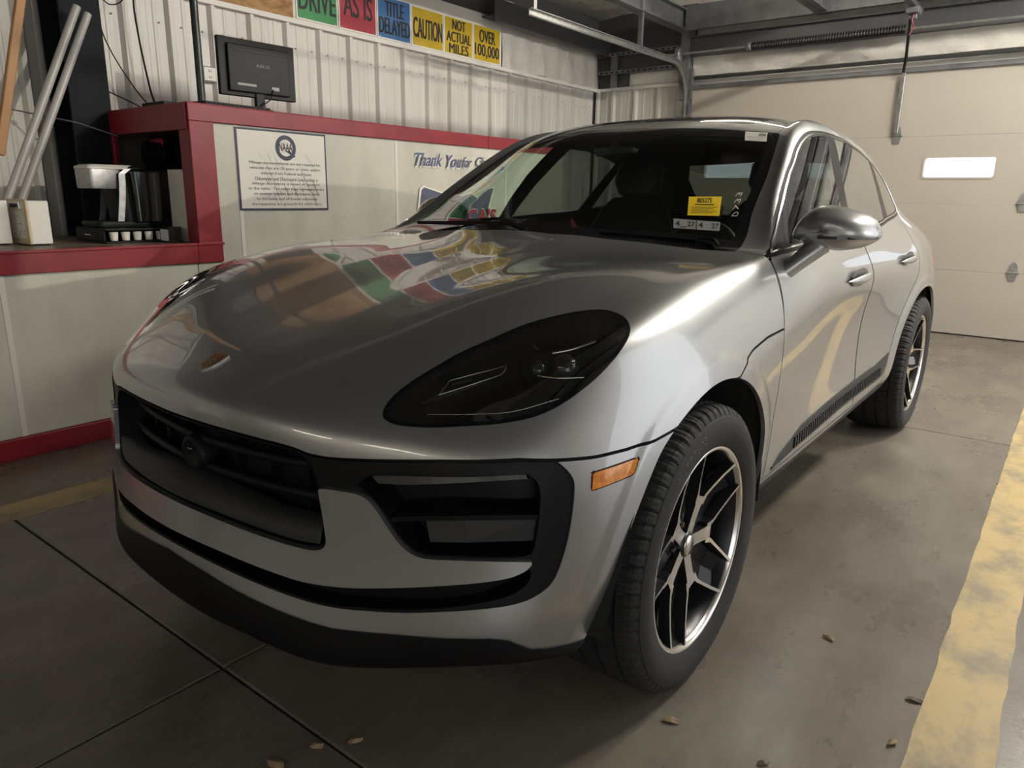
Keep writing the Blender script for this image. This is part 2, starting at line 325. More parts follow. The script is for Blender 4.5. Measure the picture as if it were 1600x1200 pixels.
# ------------------------------------------------------------------ roll-up door
DX0, DX1, DY = -2.16, 2.75, 6.45
door = empty('door_1', ((DX0+DX1)/2, DY, 0)); tag(door, kind='structure')
cx = (DX0+DX1)/2
def rrect(x0, x1, z0, z1, r, n=5):
    o = []
    for (cx_, cz_, a0) in ((x1-r, z1-r, 0), (x0+r, z1-r, PI/2), (x0+r, z0+r, PI), (x1-r, z0+r, 1.5*PI)):
        for k in range(n+1): a = a0+PI/2*k/n; o.append((cx_+r*math.cos(a), cz_+r*math.sin(a)))
    return o
WINS = [(-1.95, -1.37), (-.855, -.275), (.245, .825), (1.34, 1.92)]
for k in range(4):
    z0_, z1_ = k*.61, (k+1)*.61
    if k != 2:
        MB().box((DX0-cx, -.0, z0_), (DX1-cx, .05, z1_)).build('door_section', M['doorskin'], door, bevel=.004)
    else:
        wz0, wz1 = 1.455, 1.64; b = MB(); xs_ = [DX0]+[q for w in WINS for q in w]+[DX1]
        b.box((DX0-cx, 0, z0_), (DX1-cx, .05, wz0)).box((DX0-cx, 0, wz1), (DX1-cx, .05, z1_))
        for i in range(0, len(xs_), 2): b.box((xs_[i]-cx, 0, wz0), (xs_[i+1]-cx, .05, wz1))
        sec = b.build('door_section', M['doorskin'], door)
        for (a, c) in WINS:
            # moulded window frame with rounded corners, and its pane
            o = rrect(a-.012-cx, c+.012-cx, wz0-.012, wz1+.012, .03); i_ = rrect(a+.004-cx, c-.004-cx, wz0+.004, wz1-.004, .024); nn = len(o)
            q = MB(); q.add([(p[0], -.006, p[1]) for p in o]+[(p[0], -.006, p[1]) for p in i_]+[(p[0], .05, p[1]) for p in i_]+[(p[0], .0, p[1]) for p in o],
                            [(t, (t+1) % nn, nn+(t+1) % nn, nn+t)[::-1] for t in range(nn)]+[(nn+t, nn+(t+1) % nn, 2*nn+(t+1) % nn, 2*nn+t)[::-1] for t in range(nn)]+[(3*nn+t, 3*nn+(t+1) % nn, (t+1) % nn, t)[::-1] for t in range(nn)])
            q.build('window_frame', M['doorskin'], sec)
            MB().box((a-cx, .024, wz0), (c-cx, .026, wz1)).build('window_pane', M['pane'], sec)
            area('door_window_portal', ((a+c)/2, DY+.08, (wz0+wz1)/2), (-PI/2, 0, 0), c-a, wz1-wz0, 1, portal=True)
MB().box((DX0-cx, -.03, 2.405), (DX1-cx, -.002, 2.445)).box((DX0-cx, -.034, 2.44), (DX1-cx, -.002, 2.446)).build('stiffener_rail', M['steel'], door)
MB().box((DX0-cx, .0, -.0), (DX1-cx, .045, .012)).build('bottom_seal', M['seal'], door)
def hinge(x, z):
    p = [(-.028, -.07), (.028, -.07), (.034, -.02), (.052, 0), (.034, .02), (.028, .07), (0, .10), (-.028, .07), (-.034, .02), (-.052, 0), (-.034, -.02)]
    h = MB().prism([(x-cx+a, z+c) for a, c in p], 'y', -.012, -.002); h.tube([(x-cx-.045, -.014, z), (x-cx+.045, -.014, z)], .008, 8); return h.build('hinge', M['galv'], door)
hinge(1.10, .62); hinge(1.08, 1.23); hinge(-.02, 1.84); hinge(-2.08, .62)
# drawbar arm bolted to the door
MB().box((-.045-cx, -.05, 1.86), (-.01-cx, -.03, 2.40)).box((-.065-cx, -.03, 2.2), (-.05-cx, -.005, 2.33)).build('drawbar_bracket', M['galv'], door, bevel=.004)
# track with its curve, shaft, spring, opener
tr = empty('door_track', (-2.2, 6.4, 0)); tag(tr, 'galvanised curved overhead door track running back under the ceiling', 'door track')
pth = [(-2.2, 6.40, .02), (-2.2, 6.40, 2.2)]+[(-2.2, 6.40-.36+.36*math.cos(a), 2.28+.37*math.sin(a)) for a in np.linspace(.05, PI/2, 10)]+[(-2.2, 3.45, 2.645)]
def channel(path, w, h):
    b = MB(); p = [Vector(q) for q in path]; prof = [(-w/2, -h/2), (w/2, -h/2), (w/2, -h/2+.004), (-w/2+.004, -h/2+.004), (-w/2+.004, h/2-.004), (w/2, h/2-.004), (w/2, h/2), (-w/2, h/2)]; v = []; k = len(prof)
    for i, q in enumerate(p):
        t = (p[min(i+1, len(p)-1)]-p[max(i-1, 0)]).normalized(); sx = Vector((1, 0, 0)); up = sx.cross(t).normalized()
        v += [q+sx*a+up*c for a, c in prof]
    b.add(v, [(i*k+j, i*k+(j+1) % k, (i+1)*k+(j+1) % k, (i+1)*k+j) for i in range(len(p)-1) for j in range(k)]); return b
channel([(a+2.2, b_-6.4, c) for a, b_, c in pth], .03, .055).build('track_rail', M['galv'], tr)
MB().box((-.02, -2.93, .02+2.645), (.02, -2.89, 3.2)).build('track_hanger', M['galv'], tr)
MB().box((-.05, -1.1, 2.67), (-.01, -1.06, 3.2)).build('track_hanger', M['galv'], tr)
MB().box((-.02, .0, 2.3), (.05, .04, 2.62)).box((-.02, .0, 1.9), (.02, .03, 2.3)).build('track_bracket', M['steel'], tr)
sh = empty('spring_shaft', (-.5, 6.3, 2.76)); tag(sh, 'torsion shaft with black counterbalance spring above the roll-up door', 'door spring')
MB().tube([(-1.95, 0, 0), (3.2, 0, 0)], .0127, 10).build('shaft', M['galv'], sh)
hel = [(-1.0+1.45*t/600, .033*math.cos(t*.6), .033*math.sin(t*.6)) for t in range(601)]
MB().tube(hel, .0055, 6).build('torsion_spring', M['blackp'], sh)
for x in (-1.02, .46): MB().lathe([(x, .013), (x, .042), (x+.05, .042), (x+.05, .013)], 20).build('winding_cone', M['steel'], sh)
MB().lathe([(-1.80, .013), (-1.80, .07), (-1.79, .075), (-1.775, .06), (-1.76, .075), (-1.75, .07), (-1.75, .013)], 28).build('cable_drum', M['galv'], sh)
ro = empty('opener_rail', (.08, 6.2, 2.85)); tag(ro, 'dark door opener rail with trolley arm and red release cord', 'door opener')
MB().box((-.025, -4.2, 0), (.025, .0, .035)).build('rail', M['darksteel'], ro)
MB().box((-.05, -.35, -.05), (.05, -.2, .0)).box((-.03, -.3, -.09), (.03, -.24, -.05)).build('trolley', M['steel'], ro, bevel=.006)
MB().tube([(-.02, -.27, -.08), (-.09, .12, -.32), (-.105, .17, -.45)], .013, 8).build('arm', M['blackp'], ro)
MB().tube([(.01, -.3, -.05), (.0, -.31, -.10), (.02, -.3, -.16), (-.005, -.31, -.22)], .006, 6).build('release_cord', M['red'], ro)
# ================================================================== counter with red trim
XC = -2.21; CT = 1.672; SH = .952; CE = 4.0
ct = empty('service_counter', (XC, .57, 0)); tag(ct, 'tall white panelled service counter with red trim along the ribbed wall', 'counter')
def cb(lo, hi, name, m, bev=.003): return MB().box((lo[0]-XC, lo[1]-.57, lo[2]), (hi[0]-XC, hi[1]-.57, hi[2])).build(name, m, ct, bevel=bev)
cb((-3.38, .56, SH), (-3.36, CE, CT-.03), 'carcass', M['shelf'])
cb((-3.06, .50, CT-.03), (XC+.012, CE, CT), 'counter_top', M['red'])
cb((-3.36, .56, CT-.03), (-3.062, CE, CT), 'counter_top', M['red'])
pj_ = [.635, .777, 1.973, 3.175, CE]
for a, b_ in zip(pj_[:-1], pj_[1:]): cb((XC-.03, a+.003, .095), (XC, b_-.003, 1.585), 'wall_panel', M['frp'], .002)
for a in pj_[1:-1]: cb((XC-.02, a-.012, .095), (XC+.003, a+.012, 1.583), 'joint_strip', M['board'], .002)
for a, b_ in ((.50, 2.93), (2.936, CE)): cb((XC-.02, a, 1.580), (XC+.02, b_, CT-.006), 'trim_board', M['red'])
cb((XC-.09, .50, SH), (XC+.02, .637, 1.580), 'corner_post', M['red'])
cb((-3.06, .492, 1.535), (XC-.0, .52, CT-.006), 'trim_board', M['red'])
cb((-3.06, .492, SH), (-3.025, .52, 1.535), 'trim_board', M['red'])
cb((-3.02, 1.05, SH), (XC-.03, 1.07, 1.64), 'inner_panel', M['shelf'])
cb((-3.06, .493, .925), (XC-.095, 1.05, SH-.001), 'inner_shelf', M['shelf'])
cb((XC-.02, .638, 0), (XC+.022, CE, .097), 'base_board', M['red'])
# lower shelf part on the left
lc = empty('low_counter', (XC, -.8, 0)); tag(lc, 'low counter with red edge holding the coffee maker', 'counter')
def lb(lo, hi, name, m, bev=.003): return MB().box((lo[0]-XC, lo[1]+.8, lo[2]), (hi[0]-XC, hi[1]+.8, hi[2])).build(name, m, lc, bevel=bev)
for a, b_ in ((-2.2, -1.645), (-1.645, -.44), (-.44, .492)): lb((XC-.03, a+.003, .098), (XC, b_-.003, .852), 'wall_panel', M['frp'], .002)
for a in (-1.645, -.44): lb((XC-.02, a-.012, .098), (XC+.003, a+.012, .85), 'joint_strip', M['board'], .002)
lb((-3.36, -2.2, .925), (XC-.02, .30, SH-.001), 'shelf_top', M['shelf'])
lb((-3.06, .30, .925), (XC-.02, .489, SH-.001), 'shelf_top', M['shelf'])
lb((XC-.02, -2.2, 0), (XC+.022, .489, .097), 'base_board', M['red'])
lb((XC-.02, -2.2, .849), (XC+.02, .489, .945), 'edge_board', M['red'])
lb((XC-.03, -2.2, .940), (XC+.025, .489, .955), 'nosing', M['red'])
cb((XC-.02, .4905, .849), (XC+.02, .637, .945), 'edge_board', M['red'])
cb((XC-.03, .4905, .940), (XC+.025, .645, .955), 'nosing', M['red'])
cb((XC-.03, .493, .098), (XC, .634, .852), 'wall_panel', M['frp'], .002)
cb((XC-.02, .4905, 0), (XC+.022, .6375, .097), 'base_board', M['red'])
# ------------------------------------------------------------------ sign row above the wall sheets
def colour(n, c, r=.45): return mat(n, c, r, noise=(4, tuple(x*.8 for x in c), .3, .7, (1, 1, 1)))
SG = colour('sign_green', (.035, .27, .075)); SR = colour('sign_red', (.42, .025, .045)); SB = colour('sign_blue', (.035, .15, .36)); SY = colour('sign_yellow', (.58, .40, .012)); SW = mat('sign_white', (.74, .72, .67), .5)
def wall_sign(y0, y1, z0, z1, m, lines, label):
    """white-edged plate with tall narrow black capitals"""
    b = MB().box((0, y0, z0), (.006, y1, z1), 1).box((.006, y0+.012, z0+.012), (.0075, y1-.012, z1), 0)
    for (t, zc, h, w) in lines: [b.text(t, (.0078+.0002*k_, (y0+y1)/2+.0045*(k_-1), zc), (0, 1, 0), (0, 0, 1), w, h, 2) for k_ in range(3)]
    for q in (y0+.03, y1-.03): b.lathe([(.0075, .006), (.010, .005), (.0105, 0)], 8, 'x', 3); n = len(b.v); b.v[n-24:] = [(p[0], p[1]+q, p[2]+z0+.02) for p in b.v[n-24:]]
    yc, zc_ = (y0+y1)/2, z0
    b.v = [(p[0], p[1]-yc, p[2]-zc_) for p in b.v]
    return b.build('wall_sign', [m, SW, M['ink'], M['galv']], loc=(XL+.001, yc, zc_), label=label, cat='sign', group='condition signs in a row on the wall')
wall_sign(2.125, 2.522, 2.502, 2.92, SG, [('DRIVE', 2.655, .165, .345), ('RUN &', 2.845, .13, .32)], 'green wall sign reading DRIVE')
wall_sign(2.530, 2.930, 2.502, 2.92, SR, [('AS IS', 2.695, .175, .30)], 'red wall sign reading AS IS')
wall_sign(2.938, 3.330, 2.502, 2.83, SB, [('TITLE', 2.745, .115, .21), ('DELAYED', 2.61, .125, .355)], 'blue wall sign reading TITLE DELAYED')
wall_sign(3.338, 3.748, 2.502, 2.82, SY, [('CAUTION', 2.66, .165, .37)], 'yellow wall sign reading CAUTION')
wall_sign(3.756, 4.160, 2.502, 2.82, SY, [('NOT', 2.765, .088, .18), ('ACTUAL', 2.66, .09, .34), ('MILES', 2.56, .085, .27)], 'yellow wall sign reading NOT ACTUAL MILES')
wall_sign(4.168, 4.585, 2.502, 2.82, SY, [('OVER', 2.735, .115, .24), ('100,000', 2.60, .125, .37)], 'yellow wall sign reading OVER 100,000')
# ------------------------------------------------------------------ notice on the counter front
NV = mat('navy_print', (.02, .028, .06), .5)
b = MB().box((0, 0, 0), (.006, .612, .446), 1).box((.006, .011, .011), (.0068, .601, .435), 0)
ring = lambda r0, r1, c, k=28: ([(.0072, c[0]+r*math.cos(2*PI*i/k), c[1]+r*math.sin(2*PI*i/k)) for r in (r0, r1) for i in range(k)], [(i, k+i, k+(i+1) % k, (i+1) % k)[::-1] for i in range(k)])
b.add(*ring(.047, .071, (.322, .352)), 1)
b.text('NAAA', (.0072, .322, .357), (0, 1, 0), (0, 0, 1), .092, .048, 2, bold=.015)
b.add([(.0073, .322, .333), (.0073, .378, .300), (.0073, .388, .308), (.0073, .345, .34)], [(0, 1, 2, 3)], 1)
tl = ['Mileage announcements are not required for', 'vehicles that are 10 years or older and/or', 'exempt from Federal and State', 'Odometer and Disclosure Laws unless a', 'mileage discrepancy is known or apparent', 'to the seller. The seller may represent miles', 'on exempt vehicles and disclosures made', 'by the Seller and all known odometer', 'discrepancies are grounds for arbitration.']
for i, t in enumerate(tl): b.text(t, (.0072, .32, .262-i*.0285), (0, 1, 0), (0, 0, 1), .0112*len(t)+.02, .0205, 2)
for i in range(46):      # pen scribbles scratched over the notice
    y0_, z0_ = RNG.uniform(.13, .50), RNG.uniform(.12, .36); L = RNG.uniform(.06, .16); dy = L*.45; w = RNG.uniform(.0008, .0026)
    b.add([(.0076, y0_, z0_), (.0076, y0_+dy*.5-w, z0_-L*.5), (.0076, y0_+dy, z0_-L), (.0076, y0_+dy*.5+w, z0_-L*.5)], [(0, 1, 2, 3)], 3)
b.build('notice_sign', [M['board'], NV, M['ink'], M['greyp']], loc=(XC+.001, .768, 1.124), label='white framed mileage notice with round NAAA emblem and pen scribbles', cat='sign')
# ------------------------------------------------------------------ cut-out lettering and logo board
BL = mat('letter_blue', (.09, .10, .20), .5)
b = MB()
for (t, yc, w, h) in (('Thank', .17, .29, .10), ('You', .43, .18, .10), ('for', .585, .10, .09), ('Choosing', .86, .36, .11)):
    b.text(t, (.004, yc, .06), (0, 1, .02), (0, .38, 1), w, h*1.05, 0, bold=.05); b.text(t, (.008, yc, .066), (0, 1, .02), (0, .38, 1), w, h*.96, 1, bold=.015)
b.build('script_lettering', [SW, BL], loc=(XC+.001, 2.11, 1.40), kind=None, label='dark blue script lettering Thank You for Choosing on the counter front', cat='lettering')
# map-shaped logo board
mp = [(-.005, .22), (.02, .37), (.05, .39), (.14, .37), (.30, .335), (.46, .33), (.58, .35), (.66, .31), (.74, .36), (.80, .39), (.86, .40), (.83, .33), (.80, .25), (.80, .15), (.74, .08), (.76, .0), (.71, -.03), (.66, .05), (.55, .04), (.47, -.05), (.42, .03), (.30, .05), (.12, .07), (.03, .14)]
b = MB().prism(mp, 'x', 0, .010, 0).prism([(.4+(p[0]-.4)*.955, .18+(p[1]-.18)*.93) for p in mp], 'x', .010, .0125, 1)
b.text("AMERICA'S", (.018, .44, .174), (0, 1, 0), (0, 0, 1), .88, .118, 0, bold=.05); b.text("AMERICA'S", (.022, .44, .174), (0, 1, 0), (0, 0, 1), .86, .108, 2, bold=.03)
b.text('AUTO AUCTION', (.018, .43, .07), (0, 1, 0), (0, 0, 1), .70, .06, 1, bold=.02)
b.build('logo_board', [SW, mat('logo_slate', (.085, .09, .145), .5), SR], loc=(XC+.001, 2.165, .90), label="slate blue map-shaped logo board with red AMERICA'S lettering", cat='sign')
# ------------------------------------------------------------------ monitor and desk things on the counter
mo = empty('computer_monitor', (-2.55, 1.17, CT), math.radians(-4)); tag(mo, 'black flat computer monitor seen from behind on the counter', 'monitor')
MB().box((-.018, -.25, .105), (.0, .25, .425)).build('screen', M['blackp'], mo, bevel=.006)
q = MB(); q.box((0, -.25, .105), (.012, .25, .425)); q.box((.012, -.20, .13), (.032, .20, .39)); q.build('back_shell', M['blackp'], mo, bevel=.011, seg=3)
MB().box((.032, -.17, .355), (.034, .17, .366)).build('vent_slot', M['ink'], mo)
MB().box((.032, -.15, .165), (.0345, -.03, .178)).build('port_strip', M['greyp'], mo); MB().box((.032, .07, .155), (.036, .12, .175)).build('port_label', M['greyp'], mo); MB().text('ASUS', (.0325, .02, .285), (0, 1, 0), (0, 0, 1), .09, .018).build('maker_lettering', M['steel'], mo, kind='stuff')
MB().box((-.01, -.03, .012), (.02, .03, .14)).build('neck', M['blackp'], mo, bevel=.006)
MB().lathe([(0, 0), (0, .10), (.008, .105), (.012, .09), (.014, 0)], 32, 'z').build('foot', M['blackp'], mo)
MB().tube([(.036, .08, .16), (.05, .05, .10), (.04, -.05, .03), (.02, -.25, .01), (-.05, -.35, .008)], .004, 6).build('cable', M['blackp'], mo)
kb = empty('keyboard', (-2.36, .87, CT), math.radians(3)); tag(kb, 'black computer keyboard lying on the counter top by the pole', 'keyboard')
MB().box((-.07, -.22, 0), (.07, .22, .018)).build('keyboard_base', M['blackp'], kb, bevel=.005)
k = MB()
for i in range(5):
    for j in range(15): k.box((-.062+i*.0245, -.212+j*.0283, .018), (-.062+i*.0245+.020, -.212+j*.0283+.0235, .0265))
k.build('keys', M['ink'], kb, kind='stuff')
MB().box((-.12, -.09, 0), (.12, .09, .022)).box((-.10, -.07, .022), (.02, .07, .026), 1).build('tablet_case', [M['blackp'], M['ink']], loc=(-2.60, .62, CT), bevel=.006, label='black flat case lying on the corner of the counter top', cat='case')
MB().tube([(0, 0, 0), (0, 0, 1.55)], .021, 16).build('steel_pole', mat('pole_green', (.012, .022, .018), .35), loc=(-2.45, .735, CT), label='dark green round pole rising from the counter to the ceiling', cat='pole')
ol = empty('wall_outlet', (XL+.003, 1.37, 2.01)); tag(ol, 'white electrical outlet on the ribbed wall beside the monitor', 'outlet')
MB().box((-.03, -.05, -.05), (.012, .05, .05)).build('outlet_box', M['galv'], ol, bevel=.006)
q = MB().box((.012, -.044, -.044), (.017, .044, .044)); q.build('cover_plate', M['white'], ol, bevel=.003)
for z in (.02, -.02):
    for d_ in (-.007, .007): MB().box((.017, d_-.002, z-.008), (.0176, d_+.002, z+.006)).build('socket_slot', M['ink'], ol)
for i, (p, lab) in enumerate((([(-3.33, .86, 2.47), (-3.33, .85, 2.3), (-3.3, .87, 1.95), (-3.25, .89, 1.74), (-3.15, .92, CT+.014), (-2.95, 1.0, CT+.010)], 'black cable hanging down the wall left of the pole'), ([(-3.30, .60, 2.30), (-3.30, .64, 2.10), (-3.28, .75, 1.88), (-3.2, .83, 1.73), (-3.1, .9, CT+.012)], 'thin black cable slanting down beside the dark column'), ([(-3.25, .60, 1.80), (-3.2, .70, 1.75), (-3.1, .80, CT+.012), (-2.95, .85, CT+.010)], 'short black cable trailing onto the counter behind the column'), ([(-3.3, .63, 2.34), (-3.28, .68, 2.30), (-3.28, .75, 2.33), (-3.3, .8, 2.42), (-3.3, .8, 2.6)], 'grey loop of wire on the wall above the counter'))):
    MB().tube(smooth_path(p, 6), .006 if i == 0 else .004, 6).build('cable', M['blackp'], label=lab, cat='cable')
# ------------------------------------------------------------------ dark steel column and leaning poles
col = empty('steel_column', (-3.22, .425, 0)); tag(col, 'dark painted steel column at the end of the tall counter', 'column')
MB().box((-.15, -.11, 0), (-.135, .11, 3.3)).build('flange', M['column'], col)
MB().box((.105, -.11, 0), (.12, .11, 3.3)).build('flange', M['column'], col)
MB().box((-.135, -.006, 0), (.105, .006, 3.3)).build('web', M['column'], col)
PV = mat('conduit_grey', (.42, .41, .385), .35)
for i, (a, b_, lab) in enumerate((((-2.98, .36, 2.19), (-2.95, -.21, SH+.02), 'grey conduit leaning in the wall corner, left of two'), ((-3.02, .43, 2.17), (-2.90, -.16, SH+.02), 'grey conduit leaning in the wall corner, right of two'))):
    MB().tube([b_, a], .021, 16).build('conduit_pipe', PV, label=lab, cat='pipe', group='leaning conduits')
MB().cbox((0, 0, 0), (.035, .045, 1.25), Matrix.Rotation(math.radians(-14.5), 3, 'X')).build('wooden_stick', M['wood'], loc=(-2.95, .03, 1.995), bevel=.006, label='orange brown wooden stick leaning against the ribbed wall', cat='stick')
# guy cable with a yellow tie
MB().tube([(-3.38, .10, 1.66), (-3.0, .30, 1.585), (-2.95, .49, 1.525)], .004, 6).sphere((-3.22, .185, 1.63), (.012, .02, .014), 1, 8).build('guy_cable', [M['steel'], M['wood']], label='thin wire with a yellow tie stretched from wall to counter', cat='wire')
# ------------------------------------------------------------------ coffee corner
cm = empty('coffee_maker', (-2.68, .33, SH+.078)); tag(cm, 'silver and black single-cup coffee maker on the pod drawer', 'coffee maker')
def hull(b, secs, m=0):
    """loft rounded rectangles: (z, x0, x1, y0, y1, r)"""
    rings = [rrect(a[1], a[2], a[3], a[4], a[5], 4) for a in secs]; k = len(rings[0]); v = [(p[0], p[1], s_[0]) for s_, r_ in zip(secs, rings) for p in r_]
    b.add(v, [(i*k+j, i*k+(j+1) % k, (i+1)*k+(j+1) % k, (i+1)*k+j) for i in range(len(secs)-1) for j in range(k)], m, True)
    b.add(v[:k], [tuple(range(k-1, -1, -1))], m); b.add(v[-k:], [tuple(range(k))], m); return b
hull(MB(), [(0, -.11, .11, -.17, .17, .03), (.02, -.115, .115, -.175, .175, .03), (.03, -.11, .11, -.17, .17, .03)]).build('drip_base', M['blackp'], cm)
hull(MB(), [(.03, -.10, .10, -.03, .17, .04), (.20, -.10, .10, -.05, .17, .04), (.28, -.095, .095, -.06, .16, .04), (.305, -.07, .07, -.0, .13, .04)]).build('body', M['blackp'], cm)
hull(MB(), [(.20, -.088, .088, -.178, -.02, .02), (.21, -.09, .09, -.18, -.01, .02), (.30, -.09, .09, -.182, -.01, .02)]).build('brew_head', M['galv'], cm)
hull(MB(), [(.302, -.091, .091, -.186, .03, .02), (.314, -.091, .091, -.184, .03, .02), (.324, -.08, .08, -.16, .06, .03)]).build('lid', M['white'], cm)
arc = [(.103, -.035+.03*math.sin(t*PI/2), .03+.27*t) for t in np.linspace(0, .92, 9)]+[(.10, .03, .305), (.09, .09, .312)]
for s_ in (1, -1):
    q = MB(); k = len(arc); vv = [(s_*(p[0]+.008), p[1]-.035+w_, p[2]) for w_ in (0, .034) for p in arc]; q.add(vv, [(i, i+1, k+i+1, k+i) if s_ < 0 else (k+i, k+i+1, i+1, i) for i in range(k-1)]); q.build('chrome_arch', M['galv'], cm)
hull(MB(), [(.03, .103, .165, .02, .16, .02), (.29, .103, .168, .01, .165, .02)]).build('water_tank', M['acrylic'], cm)
pd = empty('pod_drawer', (-2.64, .33, SH)); tag(pd, 'black drawer of coffee pods under the coffee maker', 'drawer')
MB().box((-.17, -.19, .002), (.18, .19, .008)).box((-.17, -.19, .066), (.18, .19, .075)).box((-.17, .18, .008), (.18, .19, .066)).box((-.17, -.18, .008), (-.16, .18, .066)).build('case', M['blackp'], pd)
MB().box((-.16, -.197, .010), (.17, -.187, .064)).build('drawer_front', M['blackp'], pd, bevel=.004)
MB().tube([(-.03, -.205, .038), (.04, -.205, .038)], .004, 8).build('drawer_handle', M['chrome'], pd)
q = MB()
for i in range(5): q.lathe([(.012, .018), (.056, .023), (.057, 0)], 14, 'z'); n = len(q.v); q.v[n-42:] = [(p[0]+.155, p[1]-.14+i*.062, p[2]) for p in q.v[n-42:]]
q.build('coffee_pods', M['white'], pd)
MB().box((-.12, -.04, 0), (.12, .04, .385)).box((-.115, -.043, .02), (.115, -.04, .36)).build('white_box', M['white'], loc=(-2.385, .566, SH), bevel=.005, label='plain off-white box standing behind the coffee maker', cat='box')
MB().box((-.05, -.035, 0), (.05, .035, .085)).box((-.04, -.036, .01), (.04, -.0352, .07), 1).build('clear_tub', [M['acrylic'], M['white']], loc=(-2.37, .44, SH), bevel=.004, label='small clear plastic tub beside the counter post', cat='tub')
for i, (x, lab) in enumerate(((-2.84, 'smoked plastic lid dispenser with red label, nearer the column'), (-2.47, 'smoked plastic lid dispenser with red label, nearer the corner post'))):
    dp = empty('lid_dispenser', (x, .66, 1.345 - .06*0)); tag(dp, lab, 'dispenser', 'lid dispensers under the counter top')
    q = MB(); k = [(-.15, 0), (.15, 0), (.15, .13), (.12, .20), (.06, .235), (-.06, .235), (-.12, .20), (-.15, .13)]
    q.prism([(a_, c_*.82) for a_, c_ in k], 'y', -.005, .22); q.build('bin', M['acrylic'], dp)
    MB().lathe([(-.10, .07), (.18, .07), (.185, .06), (.185, 0)], 24, 'y').build('lid_stack', M['blackp'], dp, loc=(.02, .02, .085))
    q = MB().box((-.075, -.008, .12), (.075, -.006, .175)); q.text('LIDS', (0, -.0085, .148), (1, 0, 0), (0, 0, 1), .07, .022, 1); q.build('label', [SR, SW], dp)
    MB().box((-.15, -.0, -.007), (.15, .22, 0)).box((-.15, .2, -.393), (-.14, .22, -.007)).box((.14, .2, -.393), (.15, .22, -.007)).build('stand', M['blackp'], dp)
def napkin(loc, lab):
    nd = empty('napkin_dispenser', loc); tag(nd, lab, 'dispenser', 'napkin dispensers on the low counter')
    MB().box((-.235, .006, .006), (0, .10, .215)).build('case', M['white'], nd, bevel=.006)
    MB().box((-.238, -.004, .004), (.003, .008, .222)).build('face_frame', M['cream'], nd, bevel=.006)
    q = MB().box((-.205, -.0055, .035), (-.03, -.004, .165)); q.build('face_plate', M['white'], nd, bevel=.002)
    MB().box((-.19, -.012, .176), (-.055, -.003, .208)).box((-.17, -.0135, .183), (-.075, -.012, .200), 1).build('napkin_slot', [M['chrome'], M['ink']], nd, bevel=.004)
    q = MB()
    for i in range(26): a, c = RNG.uniform(-.195, -.045), RNG.uniform(.045, .155); q.box((a, -.0062, c), (a+RNG.uniform(.004, .016), -.0055, c+RNG.uniform(.002, .006)))
    q.build('printed_motif', M['greyp'], nd, kind='stuff')
    for sx in (-.21, -.03):
        for sy in (.02, .085): MB().box((sx-.008, sy-.008, 0), (sx+.008, sy+.008, .006)).build('foot', M['blackp'], nd)
napkin((-2.505, -.195, SH), 'cream fronted napkin dispenser nearer the coffee maker')
napkin((-2.63, -.33, SH), 'cream fronted napkin dispenser at the left picture edge')
MB().tube([(-2.95, -.06, SH+.12), (-2.80, -.035, SH+.004)], .005, 6).build('stir_stick', M['blackp'], label='thin black stick leaning on the low counter behind the napkin dispenser', cat='stick')
# ------------------------------------------------------------------ litter on the floor
LF = mat('dry_leaf', (.30, .22, .13), .8)
def leaf(x, y, s, a, lab, m=LF):
    b = MB(); k = 9; v = [(s*math.cos(2*PI*i/k)*(1+.4*RNG.random()), .45*s*math.sin(2*PI*i/k)*(1+.5*RNG.random()), .002+.006*RNG.random()) for i in range(k)]+[(0, 0, .010)]
    b.add(v+[(p[0], p[1], p[2]-.0018) for p in v], [(i, (i+1) % k, k) for i in range(k)]+[((i+1) % k+k+1, i+k+1, 2*k+1) for i in range(k)])
    o = b.build('floor_litter', m, loc=(x, y, .001), label=lab, cat='litter', group='bits of litter on the concrete'); o.rotation_euler = (0, 0, a)
for (x, y, s_, a, lab) in ((.973, -.187, .018, .4, 'small dry leaf on the concrete in front of the wheel'), (1.411, .072, .014, 1.2, 'pale crumpled scrap on the concrete beside the yellow line'), (1.425, .273, .017, .2, 'dark dry leaf touching the edge of the yellow line'), (1.178, .416, .015, -.3, 'tan leaf fragment on the concrete right of the front wheel'), (.434, -.708, .014, .9, 'curled leaf bit on the concrete near the floor joint'), (.379, -.773, .015, .6, 'leaf bit lying in the floor joint'), (.355, -.864, .02, .1, 'pale leaf at the bottom edge of the picture'), (1.196, -.183, .012, .7, 'tiny dark bit on the concrete at the bottom edge')):
    leaf(x, y, s_, a, lab, LF if s_ != .017 and s_ != .012 else M['shelf'])
